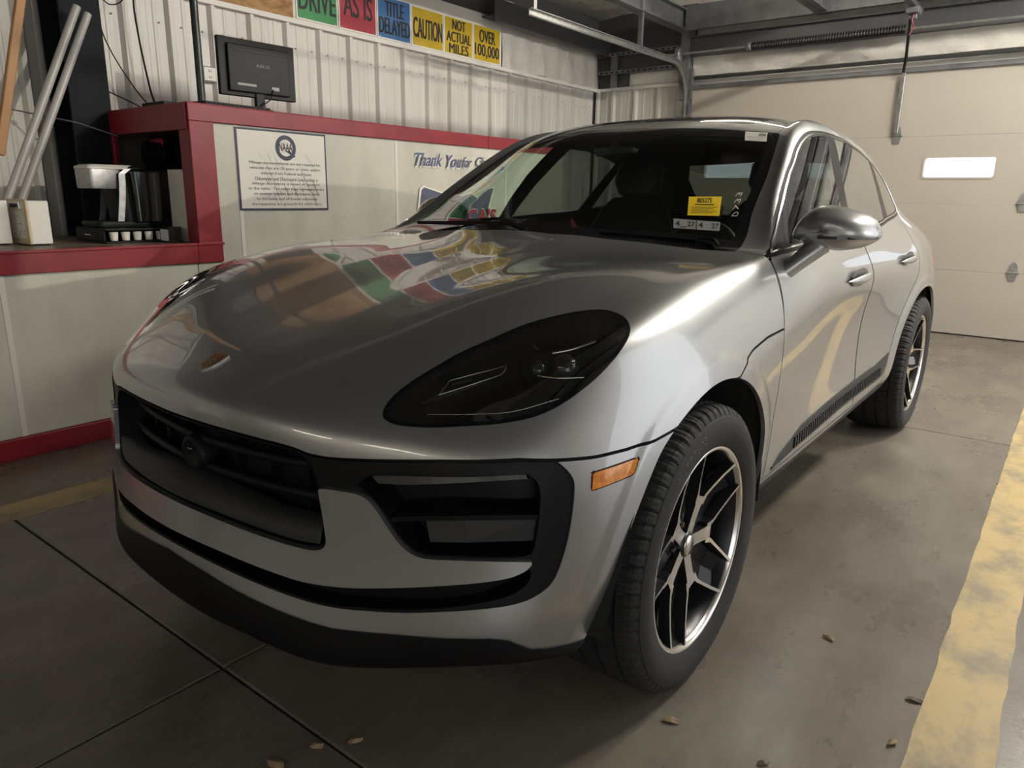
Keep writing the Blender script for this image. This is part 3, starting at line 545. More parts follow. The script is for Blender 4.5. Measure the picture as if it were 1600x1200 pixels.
# ================================================================== the car: one smooth body surface, cut into panels
CAGE = np.array([0,-8228,7411,2252,-8063,7387,4248,-7774,7198,5864,-7096,7391,7117,-6525,7481,7952,-5896,7440,8513,-5282,7199,8866,-4865,6326,9000,-4701,5060,8956,-4679,3793,8746,-4663,2956,8378,-4613,2784,0,-8287,7936,2257,-8127,7892,4298,-7619,7792,5988,-6760,7798,7208,-5749,7874,8130,-4772,8251,8854,-3562,8229,9238,-3108,7164,9317,-2907,5895,9285,-2883,4222,9112,-2914,2881,8604,-2922,2216,0,-6653,8667,2247,-6536,8700,4273,-6023,8853,6007,-5221,8996,7383,-4323,9116,8510,-3396,9542,9092,-1927,8825,9458,-1501,7565,9540,-1437,6162,9485,-1442,4304,9260,-1460,2856,8633,-1444,2131,0,-3507,9542,2220,-3439,9667,4256,-3142,10101,6004,-2608,10349,7344,-1894,10010,8485,-1170,10078,9151,-261,9089,9577,9,7702,9622,25,6130,9480,55,4234,9223,125,2852,8609,74,2202,0,388,10334,2177,515,10416,4447,839,10639,6431,1291,10706,7598,1636,10561,8374,2022,10468,9114,2458,9285,9484,2584,7868,9400,2763,6127,9234,2973,4194,9110,3119,2853,8613,3125,2216,0,4394,10927,2134,4794,10817,5149,5685,10658,7921,6480,10443,8520,6239,10432,8514,6092,10759,9173,5753,9555,9314,5707,8054,9147,5909,6153,9084,6112,4182,9116,6170,2854,8630,6180,2205,0,6425,12372,1965,6399,12376,4411,7072,12240,7344,8411,11959,7421,7557,12043,8811,7899,10644,9334,8189,9664,9195,8137,8124,9014,8168,6154,9082,8208,4174,9184,8208,2855,8631,8168,2204,0,8278,13725,2011,8048,13736,4317,8844,13574,6975,10841,13100,6833,10233,14104,8949,10553,10577,9432,10517,9500,9085,10374,8144,8917,10347,6166,9098,10339,4166,9245,10325,2852,8630,10330,2207,0,10209,14948,2211,9984,14900,4324,10943,14891,6181,13111,14581,6278,12808,15703,8932,13149,10332,9461,13087,9363,9003,12982,8183,8860,12979,6186,9094,12989,4160,9256,12992,2847,8630,12985,2209,0,15404,15928,2291,15389,15874,4118,15720,15798,5341,16354,15460,6387,16114,16005,8857,15938,10349,9436,16486,9432,9043,16641,8203,8935,16656,6182,9135,16662,4157,9239,16675,2848,8626,16649,2209,0,21084,16124,2283,21150,16021,4084,21186,15849,5364,21267,15548,6553,22055,15325,8605,21838,10595,9516,21394,9664,9330,21236,8191,9220,21187,6157,9287,21180,4161,9249,21169,2853,8614,21221,2208,0,26519,15585,2224,26525,15506,4101,26325,15266,5728,26013,14980,6943,25831,14310,8339,24905,10999,9609,25127,9869,9700,25031,8134,9579,24865,6126,9507,24830,4173,9332,24860,2862,8615,24833,2205,0,31041,14019,2169,30980,14037,4085,30607,13758,5902,29794,13191,7129,28447,12413,7911,27902,11519,9290,28492,9996,9669,28540,8015,9723,28496,6095,9644,28482,4191,9408,28484,2870,8638,28479,2203,0,34309,11206,2252,34163,11141,4022,34118,11106,5794,33672,10855,7053,32327,10706,8185,31825,11131,8972,31566,9805,9310,31322,7947,9565,31357,6102,9577,31399,4199,9364,31388,2867,8621,31394,2202,0,37288,9805,2225,37179,9829,4072,36829,9796,6055,36303,9790,7249,35784,9707,8363,34980,9628,8981,33884,9271,9169,33067,8067,9249,32929,6200,9260,33016,4199,9098,33076,2835,8411,33101,2204,0,-8440,6165,2251,-8195,6204,4241,-7751,6191,5879,-7117,6194,7155,-6560,6147,8136,-5928,6140,0,-8705,5014,2252,-8405,4992,4211,-7814,4992,5854,-7167,4947,7146,-6633,4894,8199,-5995,4921,0,-8955,3943,2297,-8741,3820,4207,-8019,3669,5851,-7354,3713,7203,-6930,3839,8212,-6136,3854,0,-8863,2991,2362,-8778,2997,4319,-8252,2649,5860,-7446,2839,7152,-6830,3162,8121,-6004,3152,0,-8116,2080,2289,-7937,2343,4257,-7723,2320,5830,-6978,2657,7123,-6218,2822,7972,-5451,2907,0,37260,7999,2216,37196,7995,4024,36915,7992,6075,36263,7995,7400,35362,8005,8301,34311,8028,0,37630,6283,2230,37560,6286,4031,37228,6284,6047,36535,6283,7376,35816,6298,8318,34797,6301,0,37918,4012,2223,37859,4009,4032,37571,4014,6064,36842,4019,7373,35887,3989,8282,34657,3964,0,37537,2951,2217,37477,2953,4047,37146,2949,6037,36447,2946,7384,35670,2968,8352,34603,2976,0,37025,2200,2235,36937,2200,4023,36643,2200,6039,36035,2200,7411,35227,2199,8416,34219,2200], float).reshape(-1, 3)/1e4
NR, NC = 15, 12
for _i, (_x, _z) in {4: (.905, .36), 5: (.905, .355), 6: (.905, .355), 7: (.908, .355), 8: (.908, .355), 9: (.908, .355), 10: (.908, .36), 11: (.915, .36)}.items():      # sills tuck in under the doors
    CAGE[_i*12+10, [0, 2]] = (_x, _z); CAGE[_i*12+11, [0, 2]] = (.82, .25); CAGE[_i*12+9, 2] += .02
def body_cage():
    n = len(CAGE); I = lambda i, j: i*NC+j; fi = lambda r, c: NR*NC+(r-1)*6+c; ri = lambda r, c: NR*NC+30+(r-1)*6+c; N = NR-1
    fk = lambda r, c: I(0, c) if r == 0 else (I(0, 6+r) if c == 6 else fi(r, c)); rk = lambda r, c: I(N, c) if r == 0 else (I(N, 6+r) if c == 6 else ri(r, c)); F = []
    for i in range(N):
        for j in range(11): F.append((I(i, j), I(i, j+1), I(i+1, j+1), I(i+1, j)))
    for r in range(5):
        for c in range(6): F.append((fk(r, c), fk(r+1, c), fk(r+1, c+1), fk(r, c+1))); F.append((rk(r, c), rk(r, c+1), rk(r+1, c+1), rk(r+1, c)))
    V = CAGE.copy(); V[np.abs(V[:, 0]) < 2e-4, 0] = 0; mi = np.arange(n); ext = []
    for k in range(n):
        if V[k, 0] != 0: mi[k] = n+len(ext); ext.append(V[k]*[-1, 1, 1])
    return np.vstack([V, ext]), np.array(F+[tuple(mi[v] for v in reversed(f)) for f in F])
def cc_step(V, F):
    """one Catmull-Clark step"""
    n, m = len(V), len(F); fp = V[F].mean(1); es = np.sort(np.stack([F, np.roll(F, -1, 1)], 2).reshape(-1, 2), 1)
    ue, inv, cnt = np.unique(es, axis=0, return_inverse=True, return_counts=True); inv = inv.ravel(); ne = len(ue); fe = np.repeat(np.arange(m), 4)
    sf = np.zeros((ne, 3)); np.add.at(sf, inv, fp[fe]); mid = V[ue].mean(1); bd = cnt == 1; ep = np.where(bd[:, None], mid, (V[ue].sum(1)+sf)/4)
    val = np.zeros(n); np.add.at(val, ue.ravel(), 1); fa = np.zeros_like(V); fc = np.zeros(n); np.add.at(fa, F.ravel(), np.repeat(fp, 4, 0)); np.add.at(fc, F.ravel(), 1)
    ea = np.zeros_like(V); np.add.at(ea, ue[:, 0], mid); np.add.at(ea, ue[:, 1], mid); q = val[:, None]; vp = (fa/np.maximum(fc, 1)[:, None]+2*ea/q+(q-3)*V)/q
    bv = np.zeros(n, bool); bv[ue[bd].ravel()] = True; bs = np.zeros_like(V); np.add.at(bs, ue[bd][:, 0], V[ue[bd][:, 1]]); np.add.at(bs, ue[bd][:, 1], V[ue[bd][:, 0]]); vp[bv] = (bs[bv]+6*V[bv])/8
    ei = n+inv.reshape(m, 4); fi = n+ne+np.arange(m)
    return np.vstack([vp, ep, fp]), np.stack([np.stack([F[:, k], ei[:, k], fi, ei[:, k-1]], 1) for k in range(4)], 1).reshape(-1, 4)
def sdist(P, poly, closed=True):
    """signed distance of 2-D points to a closed polygon (negative inside)"""
    a = poly; b = np.roll(poly, -1, 0) if closed else None; out = np.empty(len(P))
    for s in range(0, len(P), 4000):
        p = P[s:s+4000, None, :]; d = (b-a)[None]; w = p-a[None]; t = np.clip((w*d).sum(2)/np.maximum((d*d).sum(2), 1e-12), 0, 1); dist = np.sqrt((((w-t[..., None]*d))**2).sum(2).min(1))
        yi, yj = a[None, :, 1], b[None, :, 1]; px, py = p[..., 0], p[..., 1]
        cr = ((yi > py) != (yj > py)) & (px < (b[None, :, 0]-a[None, :, 0])*(py-yi)/np.where(yj == yi, 1e-12, yj-yi)+a[None, :, 0]); ins = cr.sum(1) % 2 == 1
        out[s:s+4000] = np.where(ins, -dist, dist)
    return out
BV, BF = body_cage()
for _ in range(4): BV, BF = cc_step(BV, BF)
# slight pressed lips around the wheel arches
ARCH_F = smooth_path([(-.48, .10), (-.468, .20), (-.455, .30), (-.435, .38), (-.40, .47), (-.358, .56), (-.307, .645), (-.262, .702), (-.209, .741), (-.153, .77), (-.092, .792), (-.026, .805), (.047, .806), (.129, .793), (.209, .762), (.293, .709), (.372, .639), (.42, .577), (.438, .504), (.44, .43), (.435, .35), (.425, .26), (.41, .10)], 4)
ARCH_R = smooth_path([(2.20, .10), (2.205, .25), (2.207, .36), (2.215, .45), (2.262, .584), (2.355, .71), (2.456, .779), (2.60, .808), (2.797, .797), (2.961, .750), (3.09, .665), (3.18, .55), (3.235, .42), (3.26, .28), (3.27, .10)], 4)
def vnormals(V, F):
    d = np.cross(V[F[:, 2]]-V[F[:, 0]], V[F[:, 3]]-V[F[:, 1]]); n = np.zeros_like(V)
    for k in range(4): np.add.at(n, F[:, k], d)
    return n/np.maximum(np.linalg.norm(n, axis=1), 1e-12)[:, None]
side = (np.abs(BV[:, 0]) > .78) & (BV[:, 2] < 1.0)
for arch in (ARCH_F, ARCH_R):
    ii = np.where(side & (BV[:, 1] > arch[:, 0].min()-.12) & (BV[:, 1] < arch[:, 0].max()+.12))[0]
    d = sdist(BV[ii][:, 1:], arch); t = np.clip((.062-d)/.016, 0, 1); t = t*t*(3-2*t); BV[ii, 0] += np.sign(BV[ii, 0])*.006*t*np.clip((BV[ii, 2]-.30)/.15, 0, 1)
# the two soft creases running up the bonnet
ii = np.where((BV[:, 2] > .8) & (BV[:, 1] < .5) & (np.abs(BV[:, 0]) < .6))[0]
cx_ = np.interp(BV[ii, 1], [-.75, -.5, -.2, .1, .45], [.17, .175, .18, .20, .235])
dd = np.abs(BV[ii, 0])-cx_; am = np.clip((BV[ii, 1]+.72)/.25, 0, 1)*.006
BV[ii, 2] += am*np.where(dd > 0, np.exp(-(dd/.09)**2), np.exp(-(dd/.30)**2))
BN = vnormals(BV, BF)
keep = (BV[BF][:, :, 0] >= -1e-6).all(1); hf = BF[keep]; used = np.unique(hf); rm = np.full(len(BV), -1); rm[used] = np.arange(len(used))
HV, HN, HT = BV[used], BN[used], rm[hf]; HT = np.vstack([HT[:, [0, 1, 2]], HT[:, [0, 2, 3]]]); HV[np.abs(HV[:, 0]) < 1e-6, 0] = 0
def split(V, N, T, g):
    """cut the triangles along g = 0 (NaN: leave alone)"""
    bad = np.isnan(g); g = np.where(np.abs(g) < 1e-6, 1e-6, g); s = g > 0; tb = bad[T].any(1); k = s[T].sum(1); cut = ~tb & (k > 0) & (k < 3)
    if not cut.any(): return V, N, T
    C = T[cut]; sc = s[C]; lone = np.where(sc.sum(1) == 1, sc.argmax(1), (~sc).argmax(1)); r = np.arange(len(C))
    a, b, c = C[r, lone], C[r, (lone+1) % 3], C[r, (lone+2) % 3]; e = np.sort(np.vstack([np.c_[a, b], np.c_[a, c]]), 1); ue, inv = np.unique(e, axis=0, return_inverse=True); inv = inv.ravel()
    t = g[ue[:, 0]]/(g[ue[:, 0]]-g[ue[:, 1]]); nv = V[ue[:, 0]]*(1-t)[:, None]+V[ue[:, 1]]*t[:, None]; nn = N[ue[:, 0]]*(1-t)[:, None]+N[ue[:, 1]]*t[:, None]; nn /= np.linalg.norm(nn, axis=1)[:, None]
    p, q = len(V)+inv[:len(C)], len(V)+inv[len(C):]
    return np.vstack([V, nv]), np.vstack([N, nn]), np.vstack([T[~cut], np.c_[a, p, q], np.c_[p, b, c], np.c_[p, c, q]])
def wrap(P): return np.c_[.9*np.arctan2(P[:, 0], -P[:, 1]), P[:, 2]]      # unrolled nose: arc, height
def wpoly(p3, n=4, close_centre=None):
    w = wrap(np.array(p3, float)); return smooth_path(w, n) if n > 1 else w
# outlines (half car): grille mouth, black fascia, silver bar, intakes
SEAM3 = [(0, -.83, .727), (.139, -.815, .727), (.242, -.804, .726), (.333, -.789, .724), (.374, -.78, .721), (.41, -.772, .714), (.45, -.757, .713), (.529, -.729, .719), (.67, -.66, .732), (.788, -.574, .739), (.84, -.512, .733), (.877, -.439, .727), (.903, -.357, .727), (.921, -.279, .731), (.933, -.21, .741), (.94, -.1, .76), (.94, 0, .79)]
SEAM = wrap(np.array(SEAM3))
BLACK = wpoly([(0, -.83, .7265), (.139, -.815, .7265), (.242, -.804, .7255), (.333, -.789, .7235), (.374, -.78, .7205), (.41, -.772, .7135), (.45, -.757, .7125), (.529, -.729, .7185), (.67, -.66, .7315), (.788, -.574, .7385), (.821, -.538, .7375), (.836, -.52, .733), (.847, -.509, .722), (.859, -.496, .702), (.865, -.492, .684), (.868, -.499, .635), (.867, -.51, .577), (.861, -.525, .523), (.853, -.541, .487), (.837, -.567, .465), (.813, -.598, .452), (.757, -.647, .441), (.69, -.686, .428), (.616, -.719, .412), (.537, -.751, .401), (.477, -.776, .396), (.414, -.8, .398), (.303, -.835, .412), (.206, -.857, .425), (.1, -.87, .434), (0, -.875, .437)], 3)
BLACK = np.vstack([BLACK, [(-.1, .437), (-.1, .7265)]])
MID = wpoly([(0, -.86, .536), (.1, -.855, .534), (.204, -.835, .528), (.294, -.816, .521), (.374, -.795, .515), (.422, -.779, .5145), (.443, -.771, .521), (.452, -.767, .534), (.450, -.766, .557), (.443, -.766, .605), (.436, -.766, .646), (.438, -.766, .651), (.49, -.748, .653), (.522, -.736, .651), (.542, -.729, .641), (.561, -.722, .619), (.584, -.714, .584), (.607, -.706, .556), (.63, -.697, .541), (.655, -.687, .536), (.715, -.657, .541), (.779, -.617, .544), (.822, -.577, .541), (.824, -.577, .534), (.814, -.589, .521), (.796, -.607, .511), (.751, -.641, .499), (.684, -.679, .484), (.611, -.712, .468), (.533, -.745, .453), (.472, -.769, .445), (.403, -.796, .443), (.341, -.815, .449), (.251, -.839, .459), (.175, -.854, .466), (.08, -.868, .470), (0, -.872, .471)], 3)
MID = np.vstack([MID, [(-.1, .471), (-.1, .536)]])
GRILLE = wpoly([(0, -.83, .72), (.139, -.815, .72), (.242, -.804, .719), (.333, -.789, .717), (.38, -.78, .713), (.402, -.773, .700), (.414, -.770, .684), (.425, -.767, .651), (.434, -.766, .605), (.441, -.766, .557), (.444, -.767, .540), (.438, -.770, .527), (.422, -.777, .5195), (.374, -.795, .5195), (.294, -.816, .5255), (.204, -.835, .533), (.1, -.85, .539), (0, -.86, .541)], 3)
GRILLE = np.vstack([GRILLE, [(-.1, .541), (-.1, .72)]])
RECESS = wpoly([(.517, -.738, .668), (.535, -.73, .686), (.575, -.712, .694), (.70, -.64, .705), (.795, -.575, .712), (.815, -.562, .706), (.826, -.555, .689), (.830, -.557, .652), (.829, -.566, .586), (.825, -.573, .555), (.812, -.585, .5495), (.779, -.617, .5485), (.715, -.657, .546), (.655, -.686, .541), (.633, -.696, .5455), (.611, -.705, .56), (.588, -.713, .588), (.565, -.721, .623), (.546, -.728, .645)], 3)
SLOT = wpoly([(0, -.872, .466), (.08, -.868, .465), (.175, -.854, .461), (.251, -.84, .454), (.342, -.816, .444), (.404, -.796, .438), (.473, -.77, .440), (.533, -.745, .448), (.611, -.713, .463), (.685, -.679, .479), (.752, -.642, .494), (.796, -.608, .506), (.815, -.589, .516), (.824, -.577, .520), (.826, -.577, .505), (.818, -.588, .485), (.80, -.607, .470), (.765, -.637, .457), (.689, -.685, .436), (.615, -.718, .419), (.537, -.75, .408), (.476, -.775, .402), (.413, -.799, .404), (.301, -.834, .418), (.204, -.856, .431), (.1, -.87, .440), (0, -.875, .443)], 3)
SLOT = np.vstack([SLOT, [(-.1, .443), (-.1, .466)]])
LIPT = wrap(np.array([(0, -.88, .417), (.1, -.875, .409), (.156, -.871, .402), (.262, -.853, .383), (.351, -.829, .367), (.432, -.801, .355), (.474, -.784, .352), (.541, -.756, .357), (.658, -.708, .370), (.729, -.673, .378), (.775, -.64, .380), (.80, -.613, .374), (.816, -.592, .358), (.827, -.57, .342), (.843, -.537, .333), (.87, -.469, .323), (.882, -.429, .322), (.891, -.40, .330), (.90, -.3, .33)]))
MARK = wrap(np.array([(.8785, -.453, .698), (.880, -.449, .700), (.912, -.335, .7065), (.9148, -.327, .7035), (.9145, -.345, .674), (.9125, -.357, .669), (.884, -.455, .661), (.8815, -.459, .664)]))
HEAD3 = smooth_path([(.529, -.678, .799), (.522, -.666, .812), (.521, -.645, .828), (.532, -.605, .853), (.554, -.554, .88), (.576, -.503, .904), (.612, -.439, .931), (.646, -.368, .956), (.686, -.303, .973), (.719, -.255, .981), (.751, -.225, .984), (.783, -.221, .98), (.812, -.229, .971), (.833, -.246, .957), (.843, -.267, .943), (.847, -.294, .927), (.847, -.331, .905), (.84, -.376, .878), (.828, -.419, .854), (.807, -.472, .827), (.78, -.517, .81), (.735, -.562, .798), (.684, -.601, .792), (.632, -.638, .787), (.589, -.663, .786), (.558, -.677, .788), (.539, -.68, .793)], 3, True)
HC = HEAD3.mean(0); HNRM = np.array([.42, -.52, .74]); HNRM /= np.linalg.norm(HNRM); HU = np.cross([0, 0, 1.], HNRM); HU /= np.linalg.norm(HU); HW = np.cross(HNRM, HU)
hproj = lambda P: np.c_[(P-HC) @ HU, (P-HC) @ HW]
HEADP = hproj(HEAD3)
WIND = np.array([(x, z) for x, y, z in [(0, .43, 1.100), (.156, .423, 1.100), (.32, .461, 1.096), (.473, .5, 1.089), (.627, .522, 1.079), (.70, .545, 1.075), (.737, .563, 1.074), (.735, .59, 1.085), (.70, .774, 1.169), (.667, .979, 1.300), (.63, 1.15, 1.40), (.606, 1.25, 1.452), (.593, 1.276, 1.468), (.57, 1.275, 1.4725), (.522, 1.264, 1.4765), (.386, 1.129, 1.4815), (.219, 1.065, 1.486), (.1, 1.065, 1.489), (0, 1.07, 1.490)]])
WIND = np.vstack([WIND, [(-.1, 1.49), (-.1, 1.10)]])
DLO = smooth_path([(.548, 1.062), (.60, 1.088), (.759, 1.162), (.951, 1.284), (1.17, 1.405), (1.286, 1.452), (1.392, 1.481), (1.502, 1.494), (1.675, 1.502), (1.929, 1.494), (2.177, 1.464), (2.341, 1.424), (2.454, 1.373), (2.535, 1.299), (2.565, 1.228), (2.55, 1.180), (2.48, 1.162), (2.242, 1.141), (1.975, 1.117), (1.6, 1.103), (1.2, 1.092), (.709, 1.070), (.60, 1.064)], 3, True)
HREAR = np.array([(0, .425), (.156, .423), (.32, .461), (.473, .5), (.627, .522), (.737, .563), (.80, .563), (.82, .558), (.86, .545), (.90, .525), (.93, .515), (1, .515)])
FSEAM = np.array([(.0, .80), (.129, .795), (.2, .827), (.252, .844), (.374, .86), (.502, .864), (.7, .866)])
FDOOR = np.array([(.522, .385), (.524, .45), (.520, .70), (.515, .86), (.522, .93), (.535, .985), (.552, 1.055), (.60, 1.078), (.8, 1.09), (1.55, 1.118), (1.56, 1.10), (1.585, .90), (1.60, .60), (1.60, .385)])
RDOOR = np.array([(1.608, .385), (1.608, .60), (1.593, .90), (1.568, 1.10), (1.563, 1.118), (2.52, 1.178), (2.55, 1.165), (2.50, 1.0), (2.42, .885), (2.31, .80), (2.225, .70), (2.17, .60), (2.13, .50), (2.11, .385)])
RDOOR = np.vstack([RDOOR[:6], smooth_path(RDOOR[6:], 4)])
BLADE = np.array([(.585, .402), (.671, .440), (.793, .463), (.885, .481), (1.396, .497), (1.914, .513), (2.125, .541), (2.105, .481), (2.055, .440), (1.98, .432), (1.401, .424), (.813, .412)])
GAPS = .0034
nan = np.nan
def fld(mask, fn):
    def f(P, N):
        m = mask(P, N); g = np.full(len(P), nan)
        if m.any(): g[m] = fn(P[m])
        return g
    return f
front = lambda P, N: (P[:, 1] < -.22) & (P[:, 2] < .80)
lin = lambda a: (lambda y: np.interp(y, a[:, 0], a[:, 1]))
f_seam = fld(lambda P, N: (P[:, 1] < .04) & (P[:, 2] < .9), lambda P: P[:, 2]-np.interp(wrap(P)[:, 0], SEAM[:, 0], SEAM[:, 1]))
f_fs = fld(lambda P, N: (P[:, 1] > -.03) & (P[:, 1] < .60) & (P[:, 0] > .7), lambda P: P[:, 2]-lin(FSEAM)(P[:, 1]))
f_hr = fld(lambda P, N: (P[:, 1] > .25) & (P[:, 1] < .80), lambda P: P[:, 1]-np.interp(P[:, 0], HREAR[:, 0], HREAR[:, 1]))
poly_w = lambda poly: fld(front, lambda P: sdist(wrap(P), poly))
f_black, f_mid, f_grille, f_rec, f_slot = map(poly_w, (BLACK, MID, GRILLE, RECESS, SLOT))
f_lip = fld(lambda P, N: (P[:, 1] < -.22) & (P[:, 2] < .6), lambda P: P[:, 2]-np.interp(wrap(P)[:, 0], LIPT[:, 0], LIPT[:, 1]))
f_mark = fld(lambda P, N: (P[:, 1] < -.25) & (P[:, 0] > .8) & (P[:, 2] < .76) & (P[:, 2] > .6), lambda P: sdist(wrap(P), MARK))
f_head = fld(lambda P, N: (P[:, 1] < -.15) & (P[:, 0] > .45) & (P[:, 2] > .755), lambda P: sdist(hproj(P), HEADP))
f_wind = fld(lambda P, N: (P[:, 1] > .38) & (P[:, 1] < 1.45) & (P[:, 2] > 1.03) & (P[:, 0] < .80) & (N[:, 1] < -.12), lambda P: sdist(P[:, [0, 2]], WIND))
glz = lambda P, N: (P[:, 0] > .5) & (P[:, 1] > .5) & (P[:, 1] < 2.75) & (P[:, 2] > .99) & (N[:, 0] > .25)
_g = glz(HV, HN); _gv = HV[_g]; DLO3 = np.array([_gv[np.argmin((_gv[:, 1]-p[0])**2+(_gv[:, 2]-p[1])**2)] for p in DLO]); DLO3[:, 1:] = DLO
def dlo3(P):
    """sign from the side view, distance measured on the surface in space"""
    s2 = sdist(P[:, 1:], DLO); out = np.abs(s2); near = np.where(out < .06)[0]; a = DLO3[None]; e = (np.roll(DLO3, -1, 0)-DLO3)[None]
    for q in range(0, len(near), 2000):
        i = near[q:q+2000]; w_ = P[i][:, None]-a; t = np.clip((w_*e).sum(2)/np.maximum((e*e).sum(2), 1e-12), 0, 1); out[i] = np.sqrt(((w_-t[..., None]*e)**2).sum(2).min(1))
    return np.sign(s2)*np.where(np.abs(s2) < 1e-4, np.abs(s2), out)
f_dlo = fld(glz, dlo3)
pl = lambda pts: (lambda P: P[:, 1]-np.interp(P[:, 2], [p[1] for p in pts], [p[0] for p in pts]))
f_b0 = fld(glz, pl([(1.40, 1.10), (1.434, 1.208), (1.502, 1.333), (1.621, 1.468), (1.66, 1.51)])); f_b1 = fld(glz, pl([(1.475, 1.10), (1.519, 1.188), (1.583, 1.287), (1.746, 1.471), (1.79, 1.51)]))
f_d0 = fld(glz, pl([(.68, 1.06), (.706, 1.082), (.824, 1.171), (.919, 1.261), (1.02, 1.36)])); f_d1 = fld(glz, lambda P: pl([(.68, 1.06), (.706, 1.082), (.824, 1.171), (.919, 1.261), (1.02, 1.36)])(P)-.022)
f_c0 = fld(glz, pl([(2.10, 1.12), (2.12, 1.156), (2.216, 1.299), (2.296, 1.431), (2.32, 1.47)])); f_c1 = fld(glz, pl([(2.20, 1.12), (2.235, 1.184), (2.353, 1.416), (2.38, 1.47)]))
sidem = lambda P, N: (P[:, 0] > .62) & (P[:, 2] < .95) & (P[:, 2] > .05)
f_af = fld(lambda P, N: sidem(P, N) & (P[:, 1] > -.62) & (P[:, 1] < .60), lambda P: sdist(P[:, 1:], ARCH_F)); f_ar = fld(lambda P, N: sidem(P, N) & (P[:, 1] > 2.05) & (P[:, 1] < 3.42), lambda P: sdist(P[:, 1:], ARCH_R))
dm = lambda P, N: (P[:, 0] > .74) & (P[:, 1] > .42) & (P[:, 1] < 2.75) & (P[:, 2] < 1.2) & (N[:, 0] > .15)
f_fd = fld(dm, lambda P: sdist(P[:, 1:], FDOOR)); f_rd = fld(dm, lambda P: sdist(P[:, 1:], RDOOR)); f_blade = fld(dm, lambda P: sdist(P[:, 1:], BLADE))
f_sill = fld(lambda P, N: (P[:, 0] > .6) & (P[:, 1] > .3) & (P[:, 1] < 2.3) & (P[:, 2] < .6), lambda P: P[:, 2]-np.interp(P[:, 1], [.3, .433, .824, 1.4, 2.1, 2.3], [.36, .372, .362, .365, .383, .39]))
RGL = np.array([(-.1, 1.13), (.40, 1.13), (.52, 1.14), (.55, 1.18), (.52, 1.36), (.46, 1.44), (-.1, 1.47)])
f_rgl = fld(lambda P, N: (P[:, 1] > 2.7) & (P[:, 0] < .75) & (P[:, 2] > 1.05), lambda P: sdist(P[:, [0, 2]], RGL))
TLP = np.array([(-.1, .905), (.6, .905), (1.2, .90), (1.2, .955), (.6, .965), (-.1, .965)])
f_tl = fld(lambda P, N: (P[:, 1] > 3.12) & (P[:, 2] > .8), lambda P: sdist(P[:, [0, 2]], TLP)); f_rb = fld(lambda P, N: (P[:, 1] > 3.1) & (P[:, 2] < .7), lambda P: P[:, 2]-.43)
SUN = np.array([(-.1, 1.22), (.30, 1.24), (.44, 1.30), (.47, 1.36), (.475, 2.30), (.44, 2.40), (-.1, 2.42)])
f_sun = fld(lambda P, N: P[:, 2] > 1.44, lambda P: sdist(P[:, :2], SUN)); f_roof = fld(lambda P, N: (P[:, 2] > 1.40) & (P[:, 1] > 1.15) & (P[:, 1] < 2.9), lambda P: P[:, 0]-.585)
G_ = GAPS
PLAN = [(f_seam, (-G_, G_)), (f_fs, (-G_, G_)), (f_hr, (-G_*.8, G_*.8)), (f_black, (0,)), (f_mid, (0,)), (f_grille, (0,)), (f_rec, (0,)), (f_slot, (0,)), (f_lip, (0,)), (f_mark, (0, -.003)), (f_head, (.0015, -.007)), (f_wind, (.002, -.028)), (f_dlo, (0, -.014, -.0195, -.026)),
        (f_b0, (0,)), (f_b1, (0,)), (f_d0, (0,)), (f_d1, (0,)), (f_c0, (0,)), (f_c1, (0,)), (f_af, (0,)), (f_ar, (0,)), (f_fd, (-G_, G_)), (f_rd, (-G_, G_)), (f_blade, (0,)), (f_sill, (0,)), (f_rgl, (0,)), (f_tl, (0,)), (f_rb, (0,)), (f_sun, (0,)), (f_roof, (-.002, .002))]
for f, lv in PLAN:
    for l in lv: HV, HN, HT = split(HV, HN, HT, f(HV, HN)-l)
ct_ = HV[HT].mean(1); cn_ = HN[HT].mean(1); cn_ /= np.linalg.norm(cn_, axis=1)[:, None]
E_ = lambda f: np.nan_to_num(f(ct_, cn_), nan=9.)
LB = np.array(['body_side']*len(HT), dtype='U20'); fr = np.nan_to_num(f_hr(ct_, cn_), nan=0.); fr = np.where((ct_[:, 1] <= .25), -1, np.where(ct_[:, 1] >= .80, 1, fr)); isf = fr < -G_*.8; isgap = np.abs(fr) <= G_*.8
hs = np.where(ct_[:, 1] < .01, E_(f_seam), E_(f_fs)); hs = np.where((ct_[:, 2] >= .9), 9., hs)
S = lambda m, l: LB.__setitem__(m, l)
S(E_(f_roof) < 0, 'roof'); S((E_(f_roof) < 0) & (E_(f_sun) < 0), 'sunroof'); S(np.abs(E_(f_roof)) <= .002, 'gap')
S(E_(f_rgl) < 0, 'rear_glass'); S(E_(f_tl) < 0, 'tail_light'); S((ct_[:, 1] > 3.1) & (E_(f_rb) < 0), 'rear_trim')
fd, rd = E_(f_fd), E_(f_rd); S((np.abs(fd) <= G_) | (np.abs(rd) <= G_), 'gap'); S(fd < -G_, 'front_door'); S(rd < -G_, 'rear_door')
S(~isf & (E_(f_sill) < 0), 'sill'); S(E_(f_blade) < 0, 'side_blade')
w = E_(f_wind); S(~isf & (w < .002), 'seal'); S(~isf & (w < 0), 'frit'); S(~isf & (w < -.028), 'windshield')
d = E_(f_dlo); S(d < 0, 'pillar_trim'); S(d < -.014, 'chrome_trim'); S(d < -.0195, 'pillar_trim'); ins = d < -.026
b0, b1, d0, d1, c0, c1 = map(E_, (f_b0, f_b1, f_d0, f_d1, f_c0, f_c1))
S(ins & (d0 < 0), 'quarter_glass'); S(ins & (d1 > 0) & (b0 < 0), 'front_glass'); S(ins & (b1 > 0) & (c0 < 0), 'rear_side_glass'); S(ins & (c1 > 0), 'rear_quarter_glass')
S(isgap & (ct_[:, 2] > .86), 'gap')
